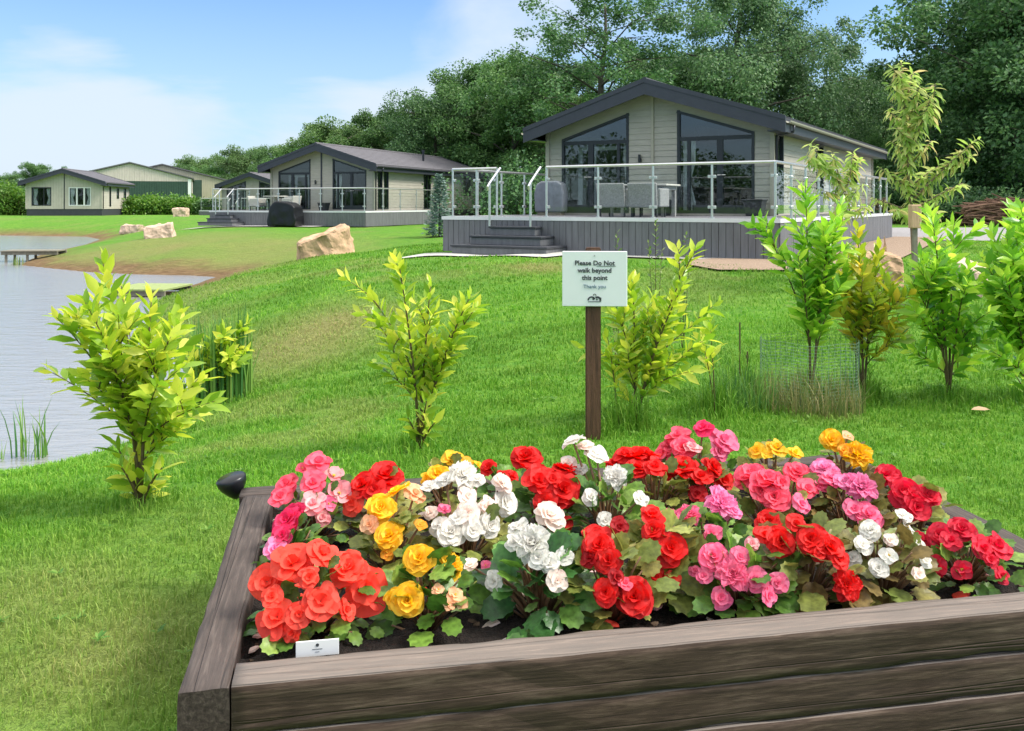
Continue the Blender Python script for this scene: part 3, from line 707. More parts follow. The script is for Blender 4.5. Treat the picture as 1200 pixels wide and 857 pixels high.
# ------------------------------------------------------------------ foliage
rng = np.random.default_rng(11); random.seed(7)
MAT['crown_dark'] = leafmat('dark_woodland_leaves', [(0.041, 0.094, 0.038), (0.073, 0.16, 0.059), (0.143, 0.258, 0.084)], 0.5, 0.22, obj_var=0.25)
MAT['crown_mid'] = leafmat('woodland_leaves', [(0.056, 0.137, 0.044), (0.108, 0.224, 0.065), (0.194, 0.337, 0.101)], 0.5, 0.25, obj_var=0.25)
MAT['crown_light'] = leafmat('light_woodland_leaves', [(0.068, 0.142, 0.041), (0.115, 0.203, 0.061), (0.176, 0.27, 0.095)], 0.5, 0.28, obj_var=0.2)
MAT['crown_birch'] = leafmat('birch_leaves', [(0.06, 0.132, 0.058), (0.12, 0.228, 0.092), (0.204, 0.324, 0.134)], 0.5, 0.28, obj_var=0.2)
MAT['crown_hedge'] = leafmat('hedge_leaves', [(0.06, 0.16, 0.02), (0.11, 0.24, 0.03), (0.20, 0.32, 0.05)], 0.4, 0.3, obj_var=0.2)
MAT['spruce'] = leafmat('blue_spruce_needles', [(0.134, 0.211, 0.192), (0.23, 0.326, 0.288), (0.384, 0.499, 0.442)], 0.6, 0.15)
MAT['laurel'] = leafmat('laurel_leaves', [(0.179, 0.331, 0.032), (0.34, 0.496, 0.047), (0.536, 0.631, 0.07), (0.715, 0.691, 0.11)], 0.30, 0.45, 0.5)
MAT['laurel_yellow'] = leafmat('yellowing_laurel_leaves', [(0.18, 0.3, 0.03), (0.34, 0.44, 0.04), (0.48, 0.5, 0.06), (0.68, 0.5, 0.07)], 0.32, 0.45, 0.5)
MAT['laurel_green'] = leafmat('fresh_green_laurel_leaves', [(0.121, 0.302, 0.036), (0.241, 0.48, 0.05), (0.41, 0.64, 0.07), (0.628, 0.746, 0.119)], 0.28, 0.45, 0.5)
MAT['cherry'] = leafmat('cherry_leaves', [(0.2, 0.33, 0.07), (0.33, 0.46, 0.11), (0.46, 0.54, 0.18), (0.5, 0.4, 0.19)], 0.5, 0.5)
MAT['reed'] = leafmat('reed_blades', [(0.049, 0.154, 0.042), (0.112, 0.266, 0.049), (0.224, 0.364, 0.07)], 0.45, 0.25)
MAT['drygrass'] = leafmat('long_dry_grass', [(0.08, 0.15, 0.03), (0.20, 0.22, 0.07), (0.36, 0.31, 0.14)], 0.6, 0.25)
MAT['weed'] = leafmat('weed_leaves', [(0.09, 0.17, 0.04), (0.18, 0.26, 0.07), (0.30, 0.36, 0.13)], 0.5, 0.3)

LEAF4 = [(0, 0, 0), (0.36, 0.45, 0.06), (0, 1, -0.02), (-0.36, 0.45, 0.06)]
def rand_dirs(n): d = rng.normal(size=(n, 3)); return d / np.linalg.norm(d, axis=1, keepdims=True)

def crown_leaves(cen, rad, per, size, droop=0.2, squash=0.8, hang=0.0):
    """leaf sprays in clumps: cen (k,3), rad (k,)"""
    k = len(cen); n = k*per; own = np.repeat(np.arange(k), per)
    d = rand_dirs(n); r = rng.random(n)**0.45
    p = cen[own] + d * (rad[own]*r)[:, None] * np.array([1, 1, squash])
    if hang: p[:, 2] -= hang * rng.random(n)**1.5 * rad[own]
    ax = d*0.8 + rand_dirs(n)*0.9; ax[:, 2] -= droop + hang*0.9
    up = d*0.6 + rand_dirs(n)*0.7 + np.array([0, 0, 0.7])
    return stamp(LEAF4, [(0, 1, 2, 3)], p, frames(ax, up), size*(0.6 + 0.8*rng.random(n)))

def tree_proto(kind, H, W_, seed, base=0.25, nclump=130, per=150, leaf=0.26, clump=1.1, sparse=False, hang=0.0, profile='round'):
    """trunk + limbs mesh and crown mesh for one tree, base at the origin"""
    global rng
    rng = np.random.default_rng(seed); rr = random.Random(seed)
    mb = MB(); lean = Vector((rr.uniform(-.05, .05), rr.uniform(-.05, .05), 0))
    top = H*0.9; tr = H*0.022
    tp = [Vector((math.sin(i*1.3+seed)*0.012*H*i/6, math.cos(i*1.7+seed)*0.012*H*i/6, top*i/6)) + lean*(top*i/6) for i in range(7)]
    mb.tube(tp, [tr*(1.25 if i == 0 else 1 - 0.85*i/6) for i in range(7)], 8)
    cen, rad = [], []
    nl = 16 if not sparse else 22
    for i in range(nl):
        t = base + (0.97-base)*(i+0.5)/nl; hz_ = top*t
        prof = {'round': math.sin(math.pi*min(1, max(0.05, (t-base)/(1-base)*0.86+0.14)))**0.6, 'cone': (1-(t-base)/(1-base))*0.95+0.08, 'wide': (1-((t-base)/(1-base))**2.2)*0.85+0.2}[profile]
        reach = W_*0.5*prof*rr.uniform(0.7, 1.15); ang = i*2.4 + rr.uniform(-.5, .5)
        b = Vector((0, 0, 0)); k = t*6; a_ = tp[min(6, int(k))]; b_ = tp[min(6, int(k)+1)]; b = a_.lerp(b_, k-int(k))
        rise = rr.uniform(0.15, 0.55) * reach
        pts = [b, b + Vector((math.cos(ang)*reach*.45, math.sin(ang)*reach*.45, rise*.65)), b + Vector((math.cos(ang+.15)*reach, math.sin(ang+.15)*reach, rise))]
        mb.tube(pts, [tr*0.42*(1.1-t), tr*0.25*(1.1-t)+.01, 0.012], 5)
        m = max(3, nclump//nl)
        for j in range(m):
            f = rr.uniform(0.35, 1.08); q = pts[0].lerp(pts[1], f*2) if f < .5 else pts[1].lerp(pts[2], f*2-1)
            o = Vector((rr.gauss(0, 1), rr.gauss(0, 1), rr.gauss(0, .7)))*reach*0.26
            q2 = q + o; cen.append(q2); rad.append(clump*rr.uniform(0.5, 1.25))
            if j < 3: mb.tube([q, q2], [0.03, 0.008], 4)
    cen = np.array([tuple(c) for c in cen]); rad = np.array(rad)
    v, lo, st = crown_leaves(cen, rad, per, leaf, hang=hang)
    cm_ = np_mesh('crown', v, lo, st, MAT[kind]);
    me_t = bpy.data.meshes.new('trunk'); me_t.from_pydata(mb.v, [], mb.f); me_t.materials.append(MAT['bark']); me_t.polygons.foreach_set('use_smooth', [True]*len(mb.f))
    return me_t, cm_

PROTO = {
 'dark_a': tree_proto('crown_dark', 16, 11, 1, 0.12, 190, 300, 0.21, 1.2),
 'dark_b': tree_proto('crown_dark', 16, 12, 2, 0.10, 190, 300, 0.21, 1.25, profile='wide'),
 'mid_a': tree_proto('crown_mid', 14, 11, 3, 0.10, 190, 300, 0.20, 1.15, profile='round'),
 'mid_b': tree_proto('crown_mid', 14, 12, 4, 0.08, 190, 300, 0.20, 1.1, profile='wide'),
 'light_a': tree_proto('crown_light', 10, 9, 5, 0.10, 160, 260, 0.19, 0.95),
 'birch': tree_proto('crown_birch', 19, 11, 6, 0.12, 210, 300, 0.17, 1.1, hang=1.5, profile='round'),
 'open': tree_proto('crown_dark', 19, 12.5, 7, 0.30, 190, 130, 0.20, 0.9, sparse=True),
}
PH = {'dark_a': 16, 'dark_b': 16, 'mid_a': 14, 'mid_b': 14, 'light_a': 10, 'birch': 19, 'open': 19}
def tree(kind, u, Y, vtop, label, group, wide=1.0, name='woodland_tree', spin=None):
    X = (u-600)/F*Y; zb = gz(X, Y); h = EYE - (vtop-HOR)/F*Y - zb; s_ = h/PH[kind]
    o = tag(empty(name, (X, Y, zb-.05), random.uniform(0, 6.28) if spin is None else spin), label, 'tree', group)
    o.scale = (s_*wide, s_*wide, s_)
    mt, mc = PROTO[kind]; link_mesh('trunk', mt, o); link_mesh('crown', mc, o)
    return o
GW = 'woodland trees behind the lodges'
for a in [
 ('light_a', 405, 74, 140, 'light green rounded tree rising just left of the grey lodge roof', 1.2),
 ('mid_b', 448, 72, 122, 'mid green tree above the ridge of the taupe lodge', 1.0),
 ('dark_a', 505, 64, 104, 'dark bluish tree above the vent pipe of the taupe lodge', 1.1),
 ('mid_a', 560, 66, 68, 'bushy green tree above the small spruce, next to the open sky', 1.05),
 ('mid_b', 602, 60, 52, 'dark broad tree behind the left handrail of the big deck', 1.0),
 ('light_a', 640, 64, 85, 'paler tree showing at the left eaves of the big sage lodge', 0.9),
 ('open', 706, 56, -22, 'tall open tree with sky showing between its limbs above the gable peak', 1.25),
 ('mid_a', 775, 66, 52, 'yellowish green tree low between the tall open tree and the birch', 1.1),
 ('birch', 862, 60, -48, 'very tall weeping birch above the right roof slope', 1.35),
 ('birch', 940, 64, 8, 'weeping birch above the gutter end of the big lodge', 1.15),
 ('mid_a', 1035, 72, 70, 'dark tree under the small patch of sky at right', 0.9),
 ('mid_b', 1040, 58, 150, 'low green tree beside the back corner of the big lodge', 0.8),
 ('dark_b', 1168, 58, -40, 'massive dark tree behind the cherry sapling', 1.0),
 ('dark_a', 1200, 52, -75, 'massive dark tree at the right above the brushwood heap', 1.2),
 ('dark_b', 1290, 50, -60, 'dark tree cut by the right edge of the picture', 1.1),
 ('dark_b', 545, 78, 102, 'shadowed tree in the second row behind the small spruce', 1.3),
 ('dark_a', 650, 80, 60, 'shadowed tree in the second row behind the big deck steps', 1.3),
 ('dark_b', 780, 84, 70, 'shadowed tree in the second row behind the gable peak', 1.3),
 ('dark_a', 1075, 84, 75, 'shadowed tree in the second row behind the road', 1.4),
 ('dark_b', 985, 80, 90, 'shadowed tree in the second row beyond the gutter end', 1.2),
 ('dark_a', 1180, 76, 20, 'shadowed tree in the second row beyond the brushwood heap', 1.3),
 ('mid_a', 470, 88, 130, 'shadowed tree in the second row over the taupe lodge roof', 1.3)]:
    tree(a[0], a[1], a[2], a[3], a[4], GW, a[5])
GD = 'far trees on the skyline'
for a in [
 ('mid_b', 45, 150, 188, 'rounded far tree above the cream lodge', 1.1), ('mid_a', 12, 140, 203, 'far tree at the left edge of the picture', 1.2), ('mid_a', -25, 130, 203, 'far tree cut by the left edge of the picture', 1.3),
 ('mid_b', 100, 230, 199, 'low far tree between the cream lodge roof and the grey shed', 1.9), ('light_a', 236, 172, 183, 'far light green tree beside the beige shed', 1.2), ('mid_b', 268, 165, 179, 'far tree right of the beige shed', 1.1),
 ('light_a', 294, 150, 171, 'far pale tree above the half hidden lodge', 1.2), ('mid_a', 322, 140, 168, 'far green tree left of the taupe lodge roof', 1.2), ('mid_b', 352, 125, 166, 'far tree touching the taupe gable', 1.2), ('mid_a', 72, 190, 200, 'far bushy tree over the cream lodge ridge', 1.3), ('mid_b', 212, 165, 190, 'far tree behind the beige shed roof', 1.2)]:
    tree(a[0], a[1], a[2], a[3], a[4], GD, a[5], 'far_tree')

# a belt of trees on the far bank of the lake (seen only mirrored in the lodge windows)
cen = []
for i in range(260):
    t = rng.normal()*.0 + rng.random()*2-1; hh_ = (6.0 + 3.2*math.sin(t*9) + 1.5*math.sin(t*23))*(.3 + .7*rng.random()); cen.append((-83 + .6*75*t + rng.normal()*3, -26 - .8*75*t + rng.normal()*3, max(.8, hh_)))
v, lo, st = crown_leaves(np.array(cen), np.full(260, 2.2), 130, .5)
tag(link_mesh('far_wood', np_mesh('far_wood', v, lo, st, MAT['crown_dark'])), 'dark wood on the far bank of the lake', 'wood', kind='stuff')
def bush(name, label, u, Y, w_, h, m, group=None, leaf=0.12, n=26, per=130, d_=None, cat='shrub', z=None, clump=0.42):
    X = (u-600)/F*Y; zb = gz(X, Y) if z is None else z; root = tag(empty(name, (X, Y, zb-.02), random.uniform(-.3, .3)), label, cat, group)
    mb = MB(); cen = []
    for i in range(n):
        q = Vector((random.gauss(0, .30)*w_, random.gauss(0, .30)*(d_ or w_), 0)); q.x = max(-w_*.5, min(w_*.5, q.x)); e = math.sqrt(max(0.05, 1-(2*q.x/w_)**2*.7)); q.z = h*e*random.uniform(0.2, 0.9)
        cen.append(tuple(q)); mb.tube([(q.x*.35, q.y*.35, 0), (q.x*.8, q.y*.8, q.z*.6), q], [0.025, 0.018, 0.006], 5)
    mb.build('stems', MAT['twig'], root)
    v, lo, st = crown_leaves(np.array(cen), np.full(n, clump*h)*(.6+.6*rng.random(n)), per, leaf, 0.0)
    v[:, 2] = np.maximum(v[:, 2], 0.01)
    link_mesh('foliage', np_mesh('foliage', v, lo, st, m), root); return root
for i, (u, Y, w_, h, lb) in enumerate([(1062, 49, 3.6, 2.4, 'dark rounded shrub across the road behind the cherry sapling'), (1130, 47, 3.4, 2.1, 'dark bluish shrub across the road left of the brushwood'), (1100, 50, 3.5, 2.6, 'dark shrub at the wood edge between two rounder shrubs'),
        (1210, 52, 4, 2.6, 'dark shrub behind the brushwood heap'), (1000, 56, 5, 3, 'dark shrub behind the far end of the big lodge'), (600, 52, 6, 3.4, 'dark undergrowth bush behind the deck steps'), (655, 54, 5, 3.2, 'dark undergrowth bush behind the left wall of the big lodge'), (560, 66, 6, 3, 'dark undergrowth bush behind the taupe lodge end'), (1160, 56, 5, 3.2, 'dark undergrowth bush in the shade of the wood')]):
    bush('undergrowth_shrub', lb, u, Y, w_, h, MAT['crown_dark'], 'shrubs along the wood edge', 0.2, 34, 150)
# bright laurel hedge in front of the sheds: separate bushes
hl = ['at the right corner of the cream lodge', 'second from the cream lodge', 'third from the cream lodge', 'before the middle of the green shed wall', 'left of the white shed post', 'darker one under the white shed post', 'behind the small boulder', 'right of the small boulder', 'left of the deck steps of the taupe lodge']
for i, u in enumerate([152, 163, 174, 185, 195, 205, 217, 230, 243]):
    bush('hedge_shrub', 'bright green laurel bush ' + hl[i], u, 84 + (i % 2)*1.5, 1.9, (1.75, 1.5, 1.8, 1.6, 1.75, 1.6, 1.7, 1.5, 1.55)[i], MAT['crown_hedge'] if i not in (5, 8) else MAT['crown_mid'], 'laurel bushes along the sheds', 0.2, 22, 90, 1.2)
for i, (u, h, lb) in enumerate([(-8, 3.2, 'tall green bush at the left edge of the picture'), (10, 2.9, 'green bush left of the cream lodge'), (24, 2.2, 'bright green bush touching the left wall of the cream lodge')]):
    bush('hedge_shrub', lb, u, 82, 2.2, h, MAT['crown_hedge'], 'bushes left of the cream lodge', 0.2, 24, 100)

# small blue spruce by the deck
sx, sy = (515-600)/F*31.0, 31.0
root = tag(empty('spruce_tree', (sx, sy, gz(sx, sy))), 'small blue spruce between the two decks', 'tree')
mb = MB(); mb.tube([(0, 0, 0), (0, 0, 1.9)], [0.045, 0.008], 6); mb.build('trunk', MAT['bark'], root)
pos, ax = [], []
for i in range(1500):
    t = rng.random()**1.25; ang = rng.random()*6.283; z = 0.08 + 2.0*t; rmax = 0.52*(1-t)**0.85 + 0.03; k = math.floor(ang*1.3 + z*6) % 2
    r = rmax*(0.25 + 0.75*rng.random())*(1 if k else 0.8); pos.append((math.cos(ang)*r, math.sin(ang)*r, z - 0.12*r + 0.06*rng.random())); ax.append((math.cos(ang), math.sin(ang), 0.25+rng.normal()*.3))
v, lo, st = stamp(LEAF4, [(0, 1, 2, 3)], np.array(pos), frames(np.array(ax), rand_dirs(1500)*.4 + np.array([0, 0, 1])), 0.11 + 0.07*rng.random(1500))
link_mesh('crown', np_mesh('crown', v, lo, st, MAT['spruce']), root)

# ------------------------------------------------------------------ laurel saplings on the lawn
LAUREL_T = [(0,0,0), (.13,.24,.03), (0,.24,-.012), (-.13,.24,.03), (.195,.54,.015), (0,.54,-.035), (-.195,.54,.015), (.10,.83,-.03), (0,.83,-.065), (-.10,.83,-.03), (0,1.04,-.13)]
LAUREL_F = [(0,2,1), (0,3,2), (1,2,5,4), (2,3,6,5), (4,5,8,7), (5,6,9,8), (7,8,10), (8,9,10)]
CHERRY_T = [(x*0.70, y, z - 0.25*y*y) for x, y, z in LAUREL_T]

def bez(p0, p1, p2, t): return p0*(1-t)**2 + p1*2*t*(1-t) + p2*t*t

def sapling(name, label, base, tips, m, leaf=0.125, group=None, stem_m=None, template=LAUREL_T, start=0.28, gap=0.0165, up=0.95, r0=0.012, drop=0.0, cat='shrub', yellow=0, lift=0.45, stem_parts=True):
    """stems run from the base to the tips (points in the place); leaves spiral along them, thickest at the tips"""
    root = tag(empty(name, tuple(base)), label, cat, group); base = Vector(base)
    pos, axs, ups, sc = [], [], [], []; mb = MB()
    for tip in tips:
        b0 = base
        st_ = start
        if len(tip) == 3 and isinstance(tip[0], Vector): b0, tip, st_ = tip[0], tip[1], tip[2]
        tip = Vector(tip); ln = (tip-b0).length
        mid = b0.lerp(tip, 0.5) + Vector((0, 0, 0)); mid.x = b0.x + (tip.x-b0.x)*(0.5-lift*.5); mid.y = b0.y + (tip.y-b0.y)*(0.5-lift*.5); mid.z += 0.02*ln
        pts = [bez(b0, mid, tip, i/7) - base for i in range(8)]
        rs = r0 if b0 is base else r0*min(.7, .25 + ln*.5)
        mb.tube(pts, [rs*(1-0.75*i/7) for i in range(8)], 6)
        n = int(ln*(1-st_)/gap); a0 = random.uniform(0, 6.28)
        for i in range(n):
            t = st_ + (1-st_)*(i+random.uniform(0, .8))/n; t = min(1.0, t)
            p = bez(b0, mid, tip, t); tg = (bez(b0, mid, tip, min(1, t+.02)) - bez(b0, mid, tip, max(0, t-.02))).normalized()
            a = a0 + i*2.4 + random.uniform(-.4, .4)
            side = Vector((math.cos(a), math.sin(a), 0)); side = (side - tg*side.dot(tg)).normalized()
            k = up + (0.75*max(0, t-.75)/.25 if t > .75 else 0) + random.uniform(-.25, .25)
            d = (side + tg*k - Vector((0, 0, drop*random.uniform(.6, 1.4)))).normalized()
            pos.append(p-base); axs.append(d); ups.append(tg*0.9 + Vector((0, 0, .3)) + Vector((random.gauss(0, .45), random.gauss(0, .45), random.gauss(0, .3)))); sc.append(leaf*random.uniform(.62, 1.12)*(1.0 if t < .92 else .8))
    if stem_parts: mb.build('stem', stem_m or MAT['twig'], root, smooth=True)
    v, lo, st = stamp(template, LAUREL_F, np.array([tuple(p) for p in pos]), frames(np.array([tuple(p) for p in axs]), np.array([tuple(p) for p in ups])), np.array(sc))
    link_mesh('foliage', np_mesh('foliage', v, lo, st, m, True), root)
    return root

def tips_of(lst, Y, spread=0.16):
    return [at(u, v, Y + (random.uniform(-spread, spread) if d is None else d)) for u, v, d in [(t+(None,))[:3] for t in lst]]
BASES = []
def gbase(u, Y): X = (u-600)/F*Y; BASES.append((X, Y)); return Vector((X, Y, gz(X, Y)-.01))
def fork(base, tips, nlead=3):
    """a few leaders rise from the base; the other shoots fork off the leader nearest to them"""
    lead = sorted(tips, key=lambda q: -q.z)[:nlead]; out = list(lead)
    for t in tips:
        if t in lead: continue
        best = min(lead, key=lambda l: ((l-base).normalized() - (t-base).normalized()).length)
        hz_ = max(.12, (t.z-base.z)*random.uniform(.3, .55)); f = min(.8, hz_/max(.1, best.z-base.z))
        out.append((stem_curve(base, best, f), t, .12))
    return out
def stem_curve(b0, tip, f, lift=0.45):
    mid = b0.lerp(tip, .5); k = .5 - lift*.5; mid.x = b0.x + (tip.x-b0.x)*k; mid.y = b0.y + (tip.y-b0.y)*k; mid.z += .02*(tip-b0).length
    return bez(b0, mid, tip, f)
def more(tips, base, k=2, s=0.13, lo=0.45, nlead=3):
    """side shoots off the leaders and forks"""
    out = fork(base, tips, nlead); side = []
    for e in out:
        b0, tip = (base, e) if isinstance(e, Vector) else (e[0], e[1])
        for _ in range(k):
            f = random.uniform(lo, .88); p = stem_curve(b0, tip, f); d = (tip-b0).normalized()
            side.append((p, p + d*s*random.uniform(.5, 1.1) + Vector((random.gauss(0, s*.6), random.gauss(0, s*.6), s*random.uniform(.2, .9))), 0.15))
    return out + side
GL = 'laurel saplings planted on the lawn'
b = gbase(165, 4.75); t = tips_of([(120,305),(142,335),(100,355),(66,372),(52,432),(150,372),(178,345),(200,395),(212,365),(236,440),(252,470),(130,430),(95,440),(185,450),(215,500),(118,395)], 4.75, .28)
sapling('laurel_shrub', 'yellowish green laurel sapling on the lake bank left of the flower bed', b, more(t, b, 2, .13) + tips_of([(140,545),(190,548),(165,520),(150,570),(182,572),(135,520)], 4.72, .12), MAT['laurel'], 0.138, GL)
b = gbase(492, 5.75); t = tips_of([(468,312),(432,345),(505,330),(552,345),(540,380),(452,400),(480,360),(522,420),(438,425),(495,405),(558,360)], 5.75, .25)
sapling('laurel_shrub', 'narrow laurel sapling alone in the middle of the lawn', b, more(t, b, 2, .13, .35) + tips_of([(478,490),(510,495),(500,470),(488,505)], 5.72, .1), MAT['laurel'], 0.122, GL)
b = gbase(745, 6.25); t = tips_of([(815,292),(742,330),(768,345),(722,365),(800,335),(826,372),(712,415),(785,372),(750,385),(735,430),(775,420),(812,415),(722,450),(790,440)], 6.25, .28)
sapling('laurel_shrub', 'bushy laurel sapling right behind the sign post', b, more(t, b, 2, .13, .4) + [(gbase(838, 6.5), at(832, 375, 6.5), .5), (gbase(838, 6.5), at(822, 395, 6.45), .5), (gbase(725, 6.2), at(712, 395, 6.2), .4)], MAT['laurel'], 0.128, GL)
b = gbase(950, 7.0); t = tips_of([(944,218),(892,262),(985,240),(966,285),(935,300),(992,320),(955,330),(975,262)], 7.0, .2)
sapling('laurel_shrub', 'tall laurel sapling standing in the green mesh guard', b, more(t, b, 3, .16, .4, 2), MAT['laurel_green'], 0.155, GL, gap=.019)
b = gbase(1012, 7.1); t = tips_of([(1005,268),(1030,292),(985,305),(1042,330),(1000,345),(1055,350),(980,360),(1022,375),(1060,395)], 7.1, .25)
sapling('laurel_shrub', 'yellowing laurel sapling between the mesh guard and the greener saplings', b, more(t, b, 3, .15, .4) + [(gbase(1004, 7.2), at(1000, 330, 7.2), .4)], MAT['laurel_yellow'], 0.145, GL, start=.36)
b = gbase(1112, 7.1); t = tips_of([(1092,252),(1118,262),(1080,300),(1135,310),(1068,330),(1152,372),(1165,395),(1075,372),(1122,350),(1098,330),(1060,410),(1148,415)], 7.1, .28)
sapling('laurel_shrub', 'spreading fresh green laurel sapling in front of the pale boulder', b, more(t, b, 3, .17, .35, 4), MAT['laurel_green'], 0.15, GL, start=.32)
b = gbase(1205, 7.0); t = tips_of([(1186,242),(1162,272),(1205,262),(1150,300),(1220,285),(1178,325),(1166,372),(1228,345),(1195,370),(1158,410),(1212,400),(1245,300),(1180,280)], 7.0, .28)
sapling('laurel_shrub', 'full green laurel sapling at the right edge of the picture', b, more(t, b, 3, .17, .3, 4) + tips_of([(1190,440),(1215,430)], 7, .1), MAT['laurel_green'], 0.15, GL)
b = gbase(248, 9.2); t = tips_of([(232,400),(262,388),(285,382),(292,410),(250,412),(275,420),(225,425),(270,440)], 9.2, .3)
sapling('laurel_shrub', 'small laurel sapling among the reeds at the water edge', b, more(t, b, 2, .13, .35), MAT['laurel'], 0.16, GL)

# cherry saplings with drooping leaves
bx = gbase(1072, 13.6); P = lambda u, v, d=0.0: at(u, v, 13.6 + d)
trunk_top = P(1056, 72)
t = [trunk_top]
def branch(u0, v0, u1, v1, st=0.12): t.append((P(u0, v0), P(u1, v1, random.uniform(-.3, .3)), st))
for q_ in [(1068,180,1092,112), (1090,150,1096,98), (1070,235,1147,162), (1110,200,1140,182), (1072,245,1128,215), (1070,225,1030,196), (1070,250,1022,232), (1068,160,1040,128), (1066,140,1078,100), (1064,120,1042,98), (1070,200,1045,165),
           (1070,190,1092,165), (1072,215,1100,195), (1068,170,1050,150), (1064,110,1070,84), (1072,262,1098,248), (1071,255,1050,245), (1062,105,1046,80), (1066,150,1085,135)]: branch(*q_)
sapling('cherry_tree', 'tall young cherry tree with pale drooping leaves beside a wooden stake', bx, t, MAT['cherry'], 0.20, 'young cherry trees', MAT['palebark'], CHERRY_T, 0.35, 0.013, 0.15, 0.03, 0.55, 'tree', lift=0.1)
bx = gbase(1022, 13.0); P = lambda u, v, d=0.0: at(u, v, 13.0 + d)
t = [(bx, P(985, 215), .8)]
for q_ in [(988,222,948,168), (985,215,975,178), (990,225,1006,185), (995,235,1012,215), (975,205,955,190), (985,222,970,228), (992,240,985,258), (1000,250,1018,240), (962,190,946,182), (996,205,1000,178), (985,230,958,222)]: branch(*q_)
sapling('cherry_tree', 'short leaning cherry sapling in front of the side balustrade', bx, t, MAT['cherry'], 0.20, 'young cherry trees', MAT['palebark'], CHERRY_T, 0.2, 0.013, 0.15, 0.022, 0.6, 'tree', lift=0.1)

# reeds, long grass, weeds
def blades(name, label, base_pts, hmin, hmax, wd, m, bend=0.35, cat='reeds', group=None, kind=None, bx=None):
    n = len(base_pts); root_p = Vector(base_pts[0]) if bx is None else Vector(bx); bp = np.array([tuple(Vector(p)-root_p) for p in base_pts])
    h = hmin + (hmax-hmin)*rng.random(n); a = rng.random(n)*6.283; dirs = np.stack([np.cos(a), np.sin(a), 0*a], 1); side = np.stack([-np.sin(a), np.cos(a), 0*a], 1)
    bd = bend*rng.random(n)**1.6; V = []
    for t_, wv in ((0, 1), (.35, .95), (.7, .7), (1, .05)):
        c = bp + dirs*(bd*h*t_**2)[:, None] + np.array([0, 0, 1])*(h*t_*(1 - .35*bd*t_))[:, None]
        V.append(c - side*(wd*wv/2)); V.append(c + side*(wd*wv/2))
    V = np.stack(V, 1).reshape(-1, 3)
    fs = np.array([0,1,3,2, 2,3,5,4, 4,5,7,6]); lo = (fs[None] + (np.arange(n)*8)[:, None]).ravel()
    me = np_mesh(name, V, lo, np.arange(n*3)*4, m, True)
    return tag(link_mesh(name, me, loc=root_p), label, cat, group, kind)
def ring_pts(u, Y, r, n, ry=None):
    X = (u-600)/F*Y; out = []
    for _ in range(n):
        a = random.uniform(0, 6.283); q = math.sqrt(random.random()); x, y = X+math.cos(a)*r*q, Y+math.sin(a)*(ry or r)*q; out.append((x, y, gz(x, y)-.02))
    return out
blades('reed_clump', 'dense green reed clump on the bank between the lake and the lawn', ring_pts(256, 9.3, .34, 170), .6, 1.05, .026, MAT['reed'], .3, group='reeds along the lake')
blades('reed_clump', 'thin upright reed tuft at the near water edge on the left', [(p[0], p[1], ZW-.05) for p in ring_pts(36, 7.6, .16, 22)], .3, .62, .018, MAT['reed'], .45, group='reeds along the lake')
blades('reed_clump', 'tiny reed tuft cut by the left edge of the picture', [(p[0], p[1], ZW-.05) for p in ring_pts(-4, 7.5, .10, 9)], .12, .3, .014, MAT['reed'], .5, group='reeds along the lake')
blades('reed_clump', 'small pale reed tuft at the tip of the spit', [(p[0], p[1], ZW-.05) for p in ring_pts(21, 31.8, .22, 26)], .2, .42, .03, MAT['weed'], .3, group='reeds along the lake')
blades('grass_tuft', 'long rough grass growing in and around the mesh guard', ring_pts(945, 6.75, .42, 800, .35), .12, .40, .006, MAT['drygrass'], .9, 'grass')
blades('grass_tuft', 'dark rough grass tuft left of the mesh guard', ring_pts(866, 6.75, .28, 480, .25), .12, .42, .006, MAT['reed'], .8, 'grass')
for (u, Y, v0, lb) in [(768, 8.4, 258, 'tall thin weed with small leaves behind the sign'), (800, 8.8, 275, 'thin weed stalk against the deck boards'), (722, 8.2, 272, 'leafy weed top showing over the sign board')]:
    bx = gbase(u, Y); sapling('tall_weed', lb, bx, [at(u+random.uniform(-3, 5), v0, Y), at(u-8, v0+26, Y), at(u+8, v0+34, Y)], MAT['weed'], 0.062, 'tall weeds on the lawn', MAT['weed'] if False else None, LAUREL_T, .25, .022, .5, .005, lift=.1, cat='weed')

